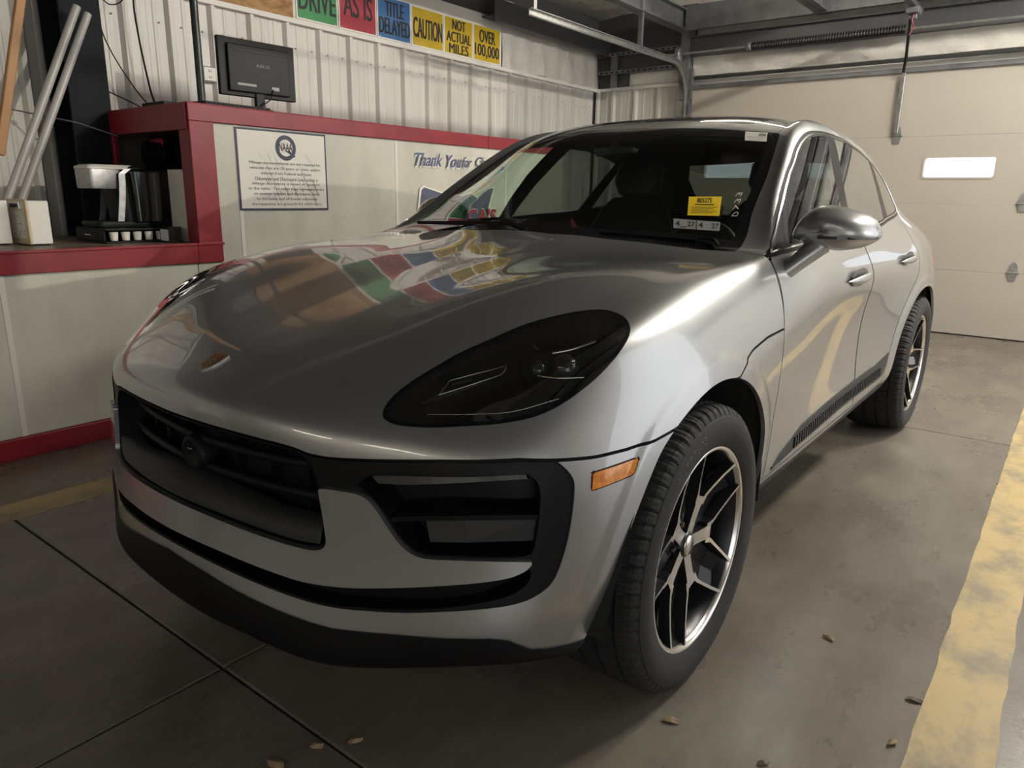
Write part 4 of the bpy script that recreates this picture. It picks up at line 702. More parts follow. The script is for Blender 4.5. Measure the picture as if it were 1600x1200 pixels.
S(isf & (hs > G_), 'hood'); S(isf & (np.abs(hs) <= G_), 'gap'); lo = isf & (hs < -G_)
S(lo & (ct_[:, 1] >= 0), 'fender'); S(lo & (ct_[:, 1] >= 0) & (E_(f_sill) < 0), 'sill'); nose = lo & (ct_[:, 1] < 0); S(nose, 'front_bumper')
S(nose & (E_(f_lip) < 0), 'front_lip'); S(nose & (E_(f_black) < 0), 'intake_frame'); S(nose & (E_(f_slot) < 0), 'slot'); S(nose & (E_(f_rec) < 0), 'recess'); S(nose & (E_(f_grille) < 0), 'grille'); S(nose & (E_(f_mid) < 0), 'bumper_bar')
mk = E_(f_mark); S(mk < 0, 'marker_rim'); S(mk < -.003, 'side_marker'); hd = E_(f_head); S(hd < .0015, 'head_seal'); S(hd < -.007, 'headlight')
S((E_(f_af) < 0) | (E_(f_ar) < 0), 'none')
# ------------------------------------------------------------------ materials of the car
PAINT = mat('silver_paint', (.40, .405, .405), .37, metal=.82, coat=1.0, coat_rough=.015)
PAINT.node_tree.nodes['Principled BSDF'].inputs['Coat IOR'].default_value = 1.65
TRIM = mat('satin_black_trim', (.0055, .0055, .006), .5, spec=.22); GLOSSB = mat('gloss_black', (.006, .006, .007), .08); TEXB = mat('grained_black', (.016, .016, .016), .55, bump=(400, .3, .001))
WSG = glass('windshield_glass', (.84, .93, .86), boost=1.1); SDG = glass('side_glass', (.66, .75, .69), boost=1.3); DKG = glass('privacy_glass', (.16, .17, .165), boost=1.3); LENS = glass('headlight_lens', (.86, .86, .84), boost=2.2)
AMBER = mat('amber_lens', (.85, .30, .012), .2, coat=1, noise=(60, (.60, .14, .004), .35, .6, (1, 1, 1))); SHELL = mat('inner_black', (.008, .008, .008), .8); REDL = mat('tail_lens', (.25, .005, .005), .1)
CABIN = mat('cabin_black', (.009, .009, .0095), .6, bump=(300, .2, .001)); LEATHER = mat('black_leather', (.008, .008, .008), .5); MACH = mat('machined_alloy', (.72, .70, .67), .22, metal=1); RIMB = mat('rim_dark', (.03, .03, .032), .3, metal=.5)
RUB = mat('tyre_rubber', (.015, .0145, .014), .72, bump=(500, .2, .0008)); CHR = M['chrome']
car = empty('car', (0, 0, 0)); tag(car, 'silver sport utility car with black alloy wheels parked on the concrete', 'car')
# side glazing is one gently curved sheet: its shading normals vary linearly over the opening
_gl = np.isin(LB, ['quarter_glass', 'front_glass', 'rear_side_glass', 'rear_quarter_glass', 'pillar_trim']); _gi = np.unique(HT[_gl]); _dd = dlo3(HV[_gi]); _in = _gi[_dd < -.07]
_A = lambda P: np.c_[np.ones(len(P)), P[:, 1], P[:, 2]]; _co = np.linalg.lstsq(_A(HV[_in]), HN[_in], rcond=None)[0]; _nn = _A(HV[_gi]) @ _co; GLN = HN.copy(); GLN[_gi] = _nn/np.linalg.norm(_nn, axis=1)[:, None]
GLASSY = {'quarter_glass', 'front_glass', 'rear_side_glass', 'rear_quarter_glass', 'pillar_trim'}
def borders(T):
    e = np.vstack([T[:, [0, 1]], T[:, [1, 2]], T[:, [2, 0]]]); k = np.sort(e, 1); u, inv, c = np.unique(k, axis=0, return_inverse=True, return_counts=True); return e[c[inv.ravel()] == 1]
def piece(labels):
    m = np.isin(LB, labels); T = HT[m]; u = np.unique(T); r = np.full(len(HV), -1); r[u] = np.arange(len(u)); return HV[u], (GLN if set(labels) <= GLASSY else HN)[u], r[T]
def mirror(V, N, T): return V*[-1, 1, 1], N*[-1, 1, 1], T[:, ::-1]
def nmesh(name, parts, mats, parent, **kw):
    """parts: (V, N, F, material index); keeps the smooth body normals"""
    V = np.vstack([p[0] for p in parts]); N = np.vstack([p[1] for p in parts]); F = []; mi = []; o = 0
    for p in parts: F += (np.asarray(p[2])+o).tolist(); mi += [p[3]]*len(p[2]); o += len(p[0])
    me = bpy.data.meshes.new(name); me.from_pydata(V.tolist(), [], F); me.polygons.foreach_set('use_smooth', [True]*len(F)); me.polygons.foreach_set('material_index', mi)
    for x in (mats if isinstance(mats, list) else [mats]): me.materials.append(x)
    me.update(); me.normals_split_custom_set_from_vertices(N.tolist())
    ob = bpy.data.objects.new(name, me); COL.objects.link(ob); ob.parent = parent; return tag(ob, **kw)
def flange(V, N, T, depth, skip_centre=True, mi=0):
    e = borders(T)
    if skip_centre: e = e[~((V[e[:, 0], 0] < 1e-5) & (V[e[:, 1], 0] < 1e-5))]
    a, b = V[e[:, 0]], V[e[:, 1]]; na, nb = N[e[:, 0]], N[e[:, 1]]; q = np.stack([a, a-na*depth, b-nb*depth, b], 1); n = np.cross(q[:, 3]-q[:, 0], q[:, 1]-q[:, 0]); n = -n/np.maximum(np.linalg.norm(n, axis=1), 1e-12)[:, None]
    k = len(e); return q.reshape(-1, 3), np.repeat(n, 4, 0), np.arange(4*k).reshape(k, 4), mi
def panel(labels, name, m, both, depth=.012, parent=None, offset=0., fm=None, **kw):
    """both: one panel across the centre line; otherwise a left and a right one"""
    V, N, T = piece(labels)
    if not len(T): return []
    V = V+N*offset; sides = [(V, N, T), mirror(V, N, T)]; out = []; ms = [m] if fm is None else [m, fm]; k = 0 if fm is None else 1
    def prt(s, flip):
        p = [(*s, 0)]
        if depth:
            f = flange(V, N, T, depth, mi=k)
            if flip: f = (f[0]*[-1, 1, 1], f[1]*[-1, 1, 1], f[2][:, ::-1], k)
            p.append(f)
        return p
    if both: return [nmesh(name, prt(sides[0], 0)+prt(sides[1], 1), ms, parent or car, **kw)]
    return [nmesh(name, prt(sides[i], i), ms, parent or car, **kw) for i in (0, 1)]
panel(['hood'], 'hood', PAINT, True); panel(['front_bumper'], 'front_bumper', PAINT, True); panel(['bumper_bar'], 'bumper_bar', PAINT, True, .04, offset=.011); panel(['front_lip'], 'front_lip', TRIM, True, .02, offset=.004)
panel(['intake_frame'], 'intake_frame', TRIM, True, .02, offset=-.003)
panel(['fender'], 'front_fender', PAINT, False); fdo = panel(['front_door'], 'front_door', PAINT, False); rdo = panel(['rear_door'], 'rear_door', PAINT, False); panel(['body_side'], 'body_side', PAINT, False); panel(['roof'], 'roof_panel', PAINT, True)
panel(['sunroof'], 'sunroof', GLOSSB, True, .01); panel(['sill'], 'sill_trim', TEXB, False); bl = panel(['side_blade'], 'side_blade', TEXB, False, .01, offset=.004)
panel(['rear_glass'], 'rear_glass', DKG, True, 0); panel(['tail_light'], 'tail_light', REDL, True, .01); panel(['rear_trim'], 'rear_bumper_trim', TRIM, True)
wso = panel(['windshield'], 'windshield', WSG, True, 0, label='green tinted windshield'); panel(['frit', 'seal'], 'windshield_border', GLOSSB, True, .004)
panel(['chrome_trim'], 'window_strip', CHR, False, .006, offset=.002, label='bright window strip'); panel(['pillar_trim'], 'pillar_trim', mat('pillar_black', (.004, .004, .0042), .3, spec=.12), False, .01)
panel(['quarter_glass'], 'quarter_glass', SDG, False, 0); panel(['front_glass'], 'door_glass', SDG, False, 0); panel(['rear_side_glass'], 'rear_door_glass', DKG, False, 0); panel(['rear_quarter_glass'], 'rear_quarter_glass', DKG, False, 0)
mko = panel(['side_marker'], 'side_marker', AMBER, False, .008, offset=.002, label='amber side marker lamp'); panel(['marker_rim'], 'marker_rim', TRIM, False, .008)
hlo = panel(['headlight'], 'headlight', LENS, False, 0, label='smoked headlight lens'); panel(['head_seal'], 'headlight_seal', GLOSSB, False, .02)
# dark structure just under the panels, seen only through the panel gaps and the glass
V, N, T = piece(['hood', 'front_bumper', 'intake_frame', 'bumper_bar', 'fender', 'front_door', 'rear_door', 'body_side', 'roof', 'sunroof', 'sill', 'side_blade', 'tail_light', 'rear_trim', 'gap', 'seal', 'frit', 'pillar_trim', 'chrome_trim', 'front_lip', 'marker_rim', 'side_marker'])
Vi = V-N*.016; Vi[V[:, 0] < 1e-5, 0] = 0; s = (Vi, N, T, 0); nmesh('inner_shell', [s, (*mirror(Vi, N, T), 0)], SHELL, car)
def housing(labels, name, m, both, depth, dirv=None, backm=None, parent=None):
    """opening: walls going in along the normals and a closed back"""
    V, N, T = piece(labels); e = borders(T)
    if both: e = e[~((V[e[:, 0], 0] < 1e-5) & (V[e[:, 1], 0] < 1e-5))]
    D = -N if dirv is None else np.tile(np.array(dirv, float)/np.linalg.norm(dirv), (len(V), 1))
    if both: D = D.copy(); D[V[:, 0] < 1e-5, 0] = 0
    B = V+D*depth; q = np.stack([V[e[:, 0]], V[e[:, 1]], B[e[:, 1]], B[e[:, 0]]], 1); n = np.cross(q[:, 1]-q[:, 0], q[:, 3]-q[:, 0]); n /= np.maximum(np.linalg.norm(n, axis=1), 1e-12)[:, None]; n = -n
    parts = [(B, N, T, 1 if backm else 0), (q.reshape(-1, 3), np.repeat(n, 4, 0), np.arange(4*len(e)).reshape(-1, 4)[:, ::-1], 0)]; mp_ = [(a*[-1, 1, 1], b*[-1, 1, 1], c[:, ::-1], k) for a, b, c, k in parts]; ms = [m]+([backm] if backm else [])
    if both: return [nmesh(name, parts+mp_, ms, parent or car)]
    return [nmesh(name, p, ms, parent[i] if isinstance(parent, list) else (parent or car)) for i, p in enumerate((parts, mp_))]
gro = housing(['grille'], 'grille_housing', TRIM, True, .10)[0]; slo = housing(['slot'], 'lower_intake', TRIM, True, .06); rco = housing(['recess'], 'side_intake', TRIM, False, .075, (-.25, 1, 0)); housing(['headlight'], 'lamp_housing', mat('lamp_dark', (.028, .027, .026), .22, metal=.4), False, .055, parent=hlo)
# ------------------------------------------------------------------ wheel wells, floor pan
for arch, nm in ((ARCH_F, 0), (ARCH_R, 1)):
    for sx in (1, -1):
        a = arch[arch[:, 1] > .335]; k = len(a); cy, cz = a[:, 0].mean(), .37
        v = [(sx*.925, cy+(p[0]-cy)*1.012, cz+(p[1]-cz)*1.012) for p in a]+[(sx*.52, cy+(p[0]-cy)*1.0, cz+(p[1]-cz)*1.0) for p in a]
        f = [(i, i+1, k+i+1, k+i) for i in range(k-1)]+[tuple(range(k, 2*k))]
        MB().add(v, f, 0).build('wheel_liner', SHELL, car)
MB().box((-.50, -.60, .235), (.50, 3.45, .255)).box((-.80, .47, .235), (.80, 2.17, .26)).build('floor_pan', SHELL, car)
# ------------------------------------------------------------------ wheels (local x points outwards)
def dish(r): return -.002-.040*(1-min(r/.255, 1)**2)
def make_wheel(width, xout):
    W0 = xout
    wh = MB().lathe([(W0-width+.02, .245), (W0-.06, .235), (W0-.03, .243), (W0-.012, .252), (W0-.004, .258), (W0, .2615), (W0-.003, .267), (W0-.012, .268), (W0-.02, .262)], 72, 'x')
    o = wh.build('wheel', RIMB, car)
    MB().lathe([(W0-.012, .2500), (W0-.002, .2545), (W0+.0015, .2590), (W0+.0015, .2635), (W0-.001, .2660), (W0-.004, .2675)], 96, 'x').build('rim_lip', MACH, o, label='machined rim edge')
    # tyre with circumferential grooves and cut shoulder blocks
    h = width/2; c = W0-h-.004+.012
    side = [(h*.93, .262), (h*.975, .270), (h*1.02, .285), (h*1.04, .297), (h*1.048, .300), (h*1.055, .318), (h*1.04, .332), (h*1.015, .340), (h*1.010, .3425), (h*.99, .3435), (h*.97, .3500)]
    tread = [(.94*h, .3570), (.89*h, .3630), (.80*h, .3670), (.645*h, .3695), (.64*h, .3620), (.575*h, .3620), (.57*h, .3705), (.25*h, .3720), (.245*h, .364), (.165*h, .364), (.16*h, .3722)]
    prof = [(c+a, r) for a, r in side+tread]+[(c-a, r) for a, r in (side+tread)[::-1]]
    n = 360; k = len(prof); v = []; ns = len(side)
    blk = set(range(ns-1, ns+3)) | set(range(k-ns-3, k-ns+1)); mid_ = set(range(ns+6, ns+8)) | set(range(k-ns-8, k-ns-6))
    for i in range(n):
        a = 2*PI*i/n; ph = i % 5
        for j, (t, r) in enumerate(prof):
            rr = r-(.0065 if (j in blk and ph == 0) else 0)-(.005 if (j in mid_ and i % 5 == 2) else 0)-(.0014 if (ns <= j < k-ns and i % 2) else 0)
            v.append((t, rr*math.cos(a), rr*math.sin(a)))
    b = MB().add(v, [(i*k+j, ((i+1) % n)*k+j, ((i+1) % n)*k+j+1, i*k+j+1) for i in range(n) for j in range(k-1)], 0, True); b.sm = [not (ns-2 <= j < k-ns+1) for i in range(n) for j in range(k-1)]
    ty = b.build('tyre', RUB, o)
    # raised lettering on the sidewall
    def ringtext(s, a0, rc, hh, sp):
        q = MB()
        for i, ch in enumerate(s):
            g, f = text_geo(ch, .02)
            if not len(g): continue
            a = a0-i*sp; rad = Vector((0, math.cos(a), math.sin(a))); tan = Vector((0, math.sin(a), -math.cos(a))); base = Vector((c+h*1.0565, 0, 0))+rad*rc
            q.add([base+Vector((.0012-abs(p[1])*.004, 0, 0))+tan*(p[0]*sp*rc*.72)+rad*(p[1]*hh) for p in g], f)
        return q
    tx = ringtext('LATITUDE', math.radians(128), .318, .022, .062); tx.v += []; tx2 = ringtext('LATITUDE', math.radians(-52), .318, .022, .062); tx.add(tx2.v, tx2.f)
    tx.build('sidewall_lettering', mat('sidewall_grey', (.055, .053, .051), .5), o, kind='stuff')
    # ten-prong face: five arms that fork, machined; darker pockets between the forks
    P = lambda r, a, dx=0: (W0+dish(r)+dx, r*math.cos(a), r*math.sin(a))
    def ribbon(pts, wid, thick, m, top=0):
        """pts: (r, angle) centre line, wid per point; a bar with flat face"""
        xy = [np.array((r*math.cos(a), r*math.sin(a))) for r, a in pts]; L, Rr = [], []
        for i, p in enumerate(xy):
            t = xy[min(i+1, len(xy)-1)]-xy[max(i-1, 0)]; t = t/np.linalg.norm(t); nn = np.array((-t[1], t[0])); L.append(p+nn*wid[i]/2); Rr.append(p-nn*wid[i]/2)
        k = len(xy); dx = [W0+dish(np.linalg.norm(p))+top for p in xy]
        v = [(dx[i], *L[i]) for i in range(k)]+[(dx[i], *Rr[i]) for i in range(k)]+[(dx[i]-thick, *L[i]) for i in range(k)]+[(dx[i]-thick, *Rr[i]) for i in range(k)]
        q = MB(); q.add(v, [(i, k+i, k+i+1, i+1) for i in range(k-1)], 0); q.add(v, [(2*k+i, i, i+1, 2*k+i+1) for i in range(k-1)]+[(k+i, 3*k+i, 3*k+i+1, k+i+1) for i in range(k-1)]+[(2*k, 3*k, k, 0), (k-1, 2*k-1, 4*k-1, 3*k-1)], 1); return q
    for q_ in range(5):
        a = math.radians(68.5+72*q_); sp = MB(); fork = .128
        arm = ribbon([(.030, a), (.06, a), (.10, a), (fork, a)], [.036, .034, .036, .052], .030, 0); sp.add(arm.v, arm.f, 0); sp.m = list(arm.m)
        for s_ in (1, -1):
            pr = ribbon([(.112, a+s_*.16), (.138, a+s_*.205), (.165, a+s_*.29), (.21, a+s_*.385), (.257, a+s_*.455)], [.020, .0105, .0085, .0080, .0085], .030, 0)
            n0 = len(sp.f); sp.add(pr.v, pr.f, 0); sp.m[n0:] = pr.m
        sp.build('spoke', [MACH, RIMB], o, bevel=.0012, seg=1)
        # dark recessed web between this fork and the next
        b2 = a+math.radians(36); web = MB(); rr_ = [.05, .09, .13, .17, .21, .252]; hw = [.20, .40, .385, .285, .22, .168]
        xi = [W0+dish(r)-.016-.006*i for i, r in enumerate((.05, .09, .13, .17, .21, .252))]; xi[-1] = W0-.022
        k = len(rr_); v = []
        for i, r in enumerate(rr_):
            for s_ in (1, 0, -1): aa = b2+s_*hw[i]; v.append((xi[i]-(.010 if s_ == 0 else 0), r*math.cos(aa), r*math.sin(aa)))
        n3 = len(v); v += [(p[0]-.03, p[1], p[2]) for p in v]; f = []
        for i in range(k-1):
            for c_ in range(2): p0 = i*3+c_; f += [(p0, p0+1, p0+4, p0+3), (n3+p0, n3+p0+3, n3+p0+4, n3+p0+1)]
            for c_ in (0, 2): p0 = i*3+c_; f.append((p0, p0+3, n3+p0+3, n3+p0))
        web.add(v, f, 0).build('spoke_web', RIMB, o)
    MB().lathe([(W0-.075, .075), (W0-.060, .07), (W0-.056, .034), (W0-.040, .033), (W0-.038, .030), (W0-.037, 0)], 40, 'x').build('hub', RIMB, o)
    MB().lathe([(W0-.036, .027), (W0-.033, .025), (W0-.032, 0)], 32, 'x').build('centre_cap', MACH, o)
    for q_ in range(5):
        a = math.radians(104.5+72*q_); bt = MB().lathe([(W0-.060, .010), (W0-.047, .010), (W0-.047, 0)], 6, 'x'); bt.v = [(p[0], p[1]+.056*math.cos(a), p[2]+.056*math.sin(a)) for p in bt.v]; bt.build('wheel_bolt', RIMB, o)
    MB().lathe([(W0-.150, .06), (W0-.150, .175), (W0-.120, .175), (W0-.120, .085), (W0-.10, .08), (W0-.10, 0)], 60, 'x').build('brake_disc', mat('disc_iron', (.30, .29, .28), .35, metal=.9), o)
    a0, a1 = math.radians(150), math.radians(205); cal = MB().lathe([(W0-.185, .10), (W0-.185, .192), (W0-.09, .192), (W0-.085, .185), (W0-.085, .105), (W0-.09, .10), (W0-.185, .10)], 12, 'x', a0=a0, a1=a1); cal.build('brake_caliper', RIMB, o)
    return o
# tyre outer face sits at x = W0 + a little; rim outer plane at x = .94
wf = make_wheel(.262, 0); wf.location = (.94, 0, .3725)
wr = make_wheel(.29, 0); wr.location = (.945, 2.807, .3725); wr.rotation_euler = (math.radians(38), 0, 0)
c = copy_tree(wf, car); c.location = (-.94, 0, .3725); c.rotation_euler = (0, 0, PI)
c = copy_tree(wr, car); c.location = (-.945, 2.807, .3725); c.rotation_euler = (0, 0, PI)
# ------------------------------------------------------------------ door mirrors
MO = np.array([(0.854, 1.116), (0.855, 1.131), (0.86, 1.148), (0.873, 1.17), (0.89, 1.19), (0.912, 1.207), (0.929, 1.214), (0.95, 1.214), (0.985, 1.21), (1.019, 1.201), (1.054, 1.188), (1.077, 1.172), (1.092, 1.152), (1.098, 1.136), (1.096, 1.121), (1.081, 1.108), (1.061, 1.096), (1.033, 1.087), (1.0, 1.081), (0.978, 1.08), (0.95, 1.084), (0.92, 1.092), (0.88, 1.10), (0.862, 1.108)])
MOs = smooth_path(MO, 2, True); MC = np.array([.965, 1.14])
for sx in (1, -1):
    k = len(MOs); rings = [(.80, .93), (.785, .985), (.76, 1.0)]+[(.76-.125*math.sin(t), math.cos(t)**.75 if t < 1.5 else 0) for t in np.linspace(.15, PI/2-.02, 9)]
    v = [(sx*(MC[0]+(p[0]-MC[0])*s_), y_+.05*(p[0]-MC[0]), MC[1]+(p[1]-MC[1])*s_) for y_, s_ in rings for p in MOs]; f = []
    for i in range(len(rings)-1):
        for j in range(k): q = (i*k+j, i*k+(j+1) % k, (i+1)*k+(j+1) % k, (i+1)*k+j); f.append(q if sx < 0 else q[::-1])
    f.append(tuple(range((len(rings)-1)*k, len(rings)*k)) if sx < 0 else tuple(range((len(rings)-1)*k, len(rings)*k))[::-1])
    mr = MB().add(v, f, 0, True).build('door_mirror', PAINT, car)
    gv = [(sx*(MC[0]+(p[0]-MC[0])*.93), .797+.05*(p[0]-MC[0]), MC[1]+(p[1]-MC[1])*.93) for p in MOs]
    MB().add(gv, [tuple(range(k)) if sx > 0 else tuple(range(k))[::-1]], 0).build('mirror_glass', CHR, mr)
    # dark indicator strip let into the shell
    st = []
    for t in np.linspace(0, 1, 12):
        x_ = .955+.142*t; dd = max(0, 1-((x_-MC[0])/.137)**2); st.append((x_, .76-.125*dd**.62-.0035+.05*(x_-MC[0])))
    for (z0_, z1_, m_, nm) in ((1.1185, 1.1265, GLOSSB, 'indicator_strip'),):
        q = MB(); kk = len(st); v = [(sx*x_, y_, z) for z in (z0_, z1_) for x_, y_ in st]+[(sx*x_, y_+.01, z) for z in (z0_, z1_) for x_, y_ in st]
        f = [(i, i+1, kk+i+1, kk+i) for i in range(kk-1)]+[(kk+i, kk+i+1, 3*kk+i+1, 3*kk+i) for i in range(kk-1)]+[(2*kk+i, 2*kk+i+1, i+1, i) for i in range(kk-1)]; q.add(v, f if sx > 0 else [t[::-1] for t in f]).build(nm, m_, mr)
    # forked arm: broad front limb and thin rear limb
    def limb(p0, p1, w0, w1, th, m_):
        p0, p1 = Vector(p0), Vector(p1); d_ = (p1-p0).normalized(); s1 = d_.cross(Vector((0, 1, 0))).normalized(); s2 = d_.cross(s1); q = MB(); rg = []
        for p, w_ in ((p0, w0), (p0.lerp(p1, .5), (w0+w1)/2*.95), (p1, w1)): rg.append([p+s1*math.cos(t)*w_/2+s2*math.sin(t)*th/2 for t in np.linspace(0, 2*PI, 17)[:-1]])
        vv = [(sx*a.x, a.y, a.z) for r_ in rg for a in r_]; q.add(vv, [((i*16+j, i*16+(j+1) % 16, (i+1)*16+(j+1) % 16, (i+1)*16+j) if sx > 0 else (i*16+j, (i+1)*16+j, (i+1)*16+(j+1) % 16, i*16+(j+1) % 16)) for i in range(2) for j in range(16)], 0, True); return q.build('mirror_arm', m_, mr)
    limb((.868, .628, 1.012), (.955, .70, 1.100), .052, .058, .055, PAINT); limb((.868, .70, 1.040), (.91, .755, 1.105), .026, .030, .022, PAINT)
    if sx < 0:      # the far mirror is folded back against its window
        Mf = Matrix.Translation((-.885, .88, 0)) @ Matrix.Rotation(math.radians(-88), 4, 'Z') @ Matrix.Translation((.90, -.69, 0))
        for o2 in [mr]+list(mr.children):
            if not o2.name.startswith('mirror_base'): o2.data.transform(Mf)
# ------------------------------------------------------------------ door handles
for i, sx in enumerate((1, -1)):
    for par, y0_, xb, z_ in ((fdo[i], 1.16, .934, .945), (rdo[i], 2.06, .937, .963)):
        n = 24; pts = [(y0_+.33*t, z_+.006*t, math.sin(PI*t)**.7) for t in np.linspace(0, 1, n+1)]; q = MB(); v = []; f = []
        for y_, zz, w_ in pts:
            for k in range(10): a = 2*PI*k/10; v.append((sx*(xb+.002+.020*w_+(.010*math.cos(a))*max(w_, .12)), y_, zz+.004+(.017*math.sin(a))*max(w_, .12)))
        for j in range(n):
            for k in range(10): t_ = (j*10+k, j*10+(k+1) % 10, (j+1)*10+(k+1) % 10, (j+1)*10+k); f.append(t_ if sx > 0 else t_[::-1])
        hd_ = q.add(v, f, 0, True).build('door_handle', PAINT, par)
        cup = MB(); e_ = [(y0_+.165+.125*math.cos(t), z_+.008+.034*math.sin(t)) for t in np.linspace(0, 2*PI, 29)[:-1]]
        cup.add([(sx*(xb-.001+.003), *p) for p in e_], [tuple(range(28)) if sx > 0 else tuple(range(28))[::-1]]).build('handle_cup_shade', mat('cup_shade', (.20, .20, .20), .35, metal=.8), par)  # flat disc with the shade of the handle recess put into its colour
# side blade ribs
for i, sx in enumerate((1, -1)):
    q = MB()
    for k in range(46):
        y_ = .80+k*.0265; zc = np.interp(y_, [.8, 2.0], [.438, .468]); xb = np.interp(y_, [.8, 1.4, 2.0], [.9105, .9075, .924])
        q.box((sx*xb if sx > 0 else sx*(xb+.006), y_, zc-.018), (sx*(xb+.006) if sx > 0 else sx*xb, y_+.012, zc+.020))
    q.build('blade_ribs', TEXB, bl[i], kind='stuff')
# ------------------------------------------------------------------ nose details
def bar3(pts, w, h, n=10):
    """rounded bar along a 3-D line"""
    return MB().tube(smooth_path(pts, 5), 1, 10, rs=None) if False else MB().tube([tuple(p) for p in smooth_path(pts, 5)], h, n)
sym = lambda pts: [(-x, y, z) for x, y, z in pts[::-1] if x > 0]+list(pts)
MB().tube([tuple(p) for p in smooth_path(sym([(0, -.775, .664), (.117, -.768, .665), (.242, -.754, .667), (.341, -.736, .670), (.405, -.72, .675)]), 4)], .011, 10).build('grille_bar', TRIM, gro)
MB().tube([tuple(p) for p in smooth_path(sym([(0, -.782, .604), (.133, -.776, .604), (.31, -.748, .603), (.425, -.715, .604)]), 4)], .011, 10).build('grille_bar', TRIM, gro)
for x_ in (-.33, -.22, -.11, .11, .22, .33):
    yb_ = np.interp(abs(x_), [0, .2, .42], [-.765, -.745, -.70]); MB().box((x_-.006, yb_, .545), (x_+.006, yb_+.05, .715)).build('grille_strut', TRIM, gro)
# textured plate panel that closes the lower part of the grille
gp = sym([(0, -.842, .5965), (.09, -.835, .594), (.198, -.822, .582), (.291, -.806, .570), (.372, -.784, .567), (.437, -.766, .569)]); gb = sym([(0, -.853, .5455), (.1, -.846, .543), (.204, -.83, .537), (.294, -.811, .529), (.374, -.79, .523), (.43, -.772, .524)])
gp, gb = smooth_path(gp, 4), smooth_path(gb, 4); k = len(gp)
MB().add(list(gp)+list(gb)+[p+np.array((0, .05, 0)) for p in gp], [(k+i, k+i+1, i+1, i) for i in range(k-1)]+[(i, i+1, 2*k+i+1, 2*k+i) for i in range(k-1)], 0, True).build('plate_panel', TEXB, gro)
sn = MB().lathe([(-.800, .0), (-.800, .030), (-.803, .034), (-.800, .042), (-.79, .046), (-.76, .046)], 32, 'y'); sn.v = [(p[0], p[1], p[2]+.628) for p in sn.v]; sn.build('front_camera', TRIM, gro)
sn = MB().lathe([(-.806, 0), (-.805, .006), (-.80, .008)], 20, 'y'); sn.v = [(p[0]-.004, p[1], p[2]+.640) for p in sn.v]; sn.build('camera_lens', GLOSSB, gro)
for i, sx in enumerate((1, -1)):
    F_ = lambda pts: [(sx*x, y, z) for x, y, z in pts]
    # running-light bar across the top of the side intake
    up = smooth_path([(.535, -.722, .690), (.589, -.700, .698), (.685, -.652, .708), (.80, -.566, .713)], 5); dn = smooth_path([(.550, -.716, .672), (.606, -.694, .677), (.687, -.655, .689), (.805, -.566, .701)], 5); k = len(up); inn = np.array((-.25*1, 1, 0))*.04
    v = F_(list(up)+list(dn)+[p+inn for p in up]+[p+inn for p in dn]); f = [(k+j, k+j+1, j+1, j) for j in range(k-1)]+[(j, j+1, 2*k+j+1, 2*k+j) for j in range(k-1)]+[(3*k+j, 3*k+j+1, k+j+1, k+j) for j in range(k-1)]
    MB().add(v, f if sx > 0 else [t[::-1] for t in f]).build('running_light', mat('running_light_lens', (.05, .05, .05), .12, coat=1), rco[i])
    fin = smooth_path([(.572, -.712, .604), (.618, -.694, .614), (.69, -.66, .624), (.828, -.556, .630)], 5); k = len(fin)
    v = F_(list(fin)+[p+np.array((0, 0, -.010)) for p in fin]+[p+inn*1.6+np.array((0, 0, .012)) for p in fin]+[p+inn*1.6+np.array((0, 0, -.022)) for p in fin])
    f = [(k+j, k+j+1, j+1, j) for j in range(k-1)]+[(j, j+1, 2*k+j+1, 2*k+j) for j in range(k-1)]+[(3*k+j, 3*k+j+1, k+j+1, k+j) for j in range(k-1)]
    MB().add(v, f if sx > 0 else [t[::-1] for t in f]).build('intake_fin', TRIM, rco[i])
    lo_ = [(.648, -.672, .560), (.716, -.634, .566), (.822, -.55, .572)]; hi_ = [(.63, -.665, .60), (.70, -.628, .612), (.822, -.545, .622)]; k = 3
    f = [(j, j+1, k+j+1, k+j) for j in range(k-1)]; MB().add(F_(lo_+hi_), f if sx > 0 else [t[::-1] for t in f]).build('intake_panel', TEXB, rco[i])
    # headlight internals
    P_ = lambda p, d_: Vector((sx*(p[0]-HNRM[0]*d_), p[1]-HNRM[1]*d_, p[2]-HNRM[2]*d_)); nrm = Vector((sx*HNRM[0], HNRM[1], HNRM[2]))
    bl_ = [(.597, -.591, .841), (.597, -.557, .865), (.636, -.516, .879), (.678, -.472, .893), (.681, -.486, .883), (.679, -.494, .878), (.64, -.542, .86)]
    q = MB(); pt = [P_(p, .012) for p in bl_]; q.add(pt+[p-nrm*.02 for p in pt], [tuple(range(7)) if sx < 0 else tuple(range(6, -1, -1))], 1)
    n0 = len(q.v); q.tube([P_(p, .010) for p in bl_+bl_[:1]], .0016, 6, 0)
    uxt = (P_((.637, -.529, .871), 0)-P_((.604, -.561, .858), 0)).normalized()*(1 if sx > 0 else -1); uyt = nrm.cross(uxt)
    q.text('PORSCHE', P_((.6215, -.5475, .8635), .0105), uxt, uyt, .042, .0062, 0, bold=.02)
    q.build('light_blade', [MACH, GLOSSB], hlo[i])
    def rod(pts, r_, d_, name, m_): MB().tube([P_(p, d_) for p in smooth_path(pts, 4)], r_, 8).build(name, m_, hlo[i])
    rod([(.738, -.394, .921), (.768, -.366, .929), (.797, -.323, .943)], .004, .018, 'reflector', MACH); rod([(.744, -.453, .883), (.779, -.438, .881), (.821, -.399, .882)], .0025, .016, 'reflector', MACH)
    rod([(.603, -.63, .808), (.675, -.583, .812), (.741, -.534, .819), (.803, -.462, .842)], .0012, .006, 'glint_rod', MACH); rod([(.688, -.397, .932), (.700, -.402, .927), (.708, -.403, .924)], .003, .016, 'reflector', MACH)  # the thin rod along the bottom is a lamp glint put into shape
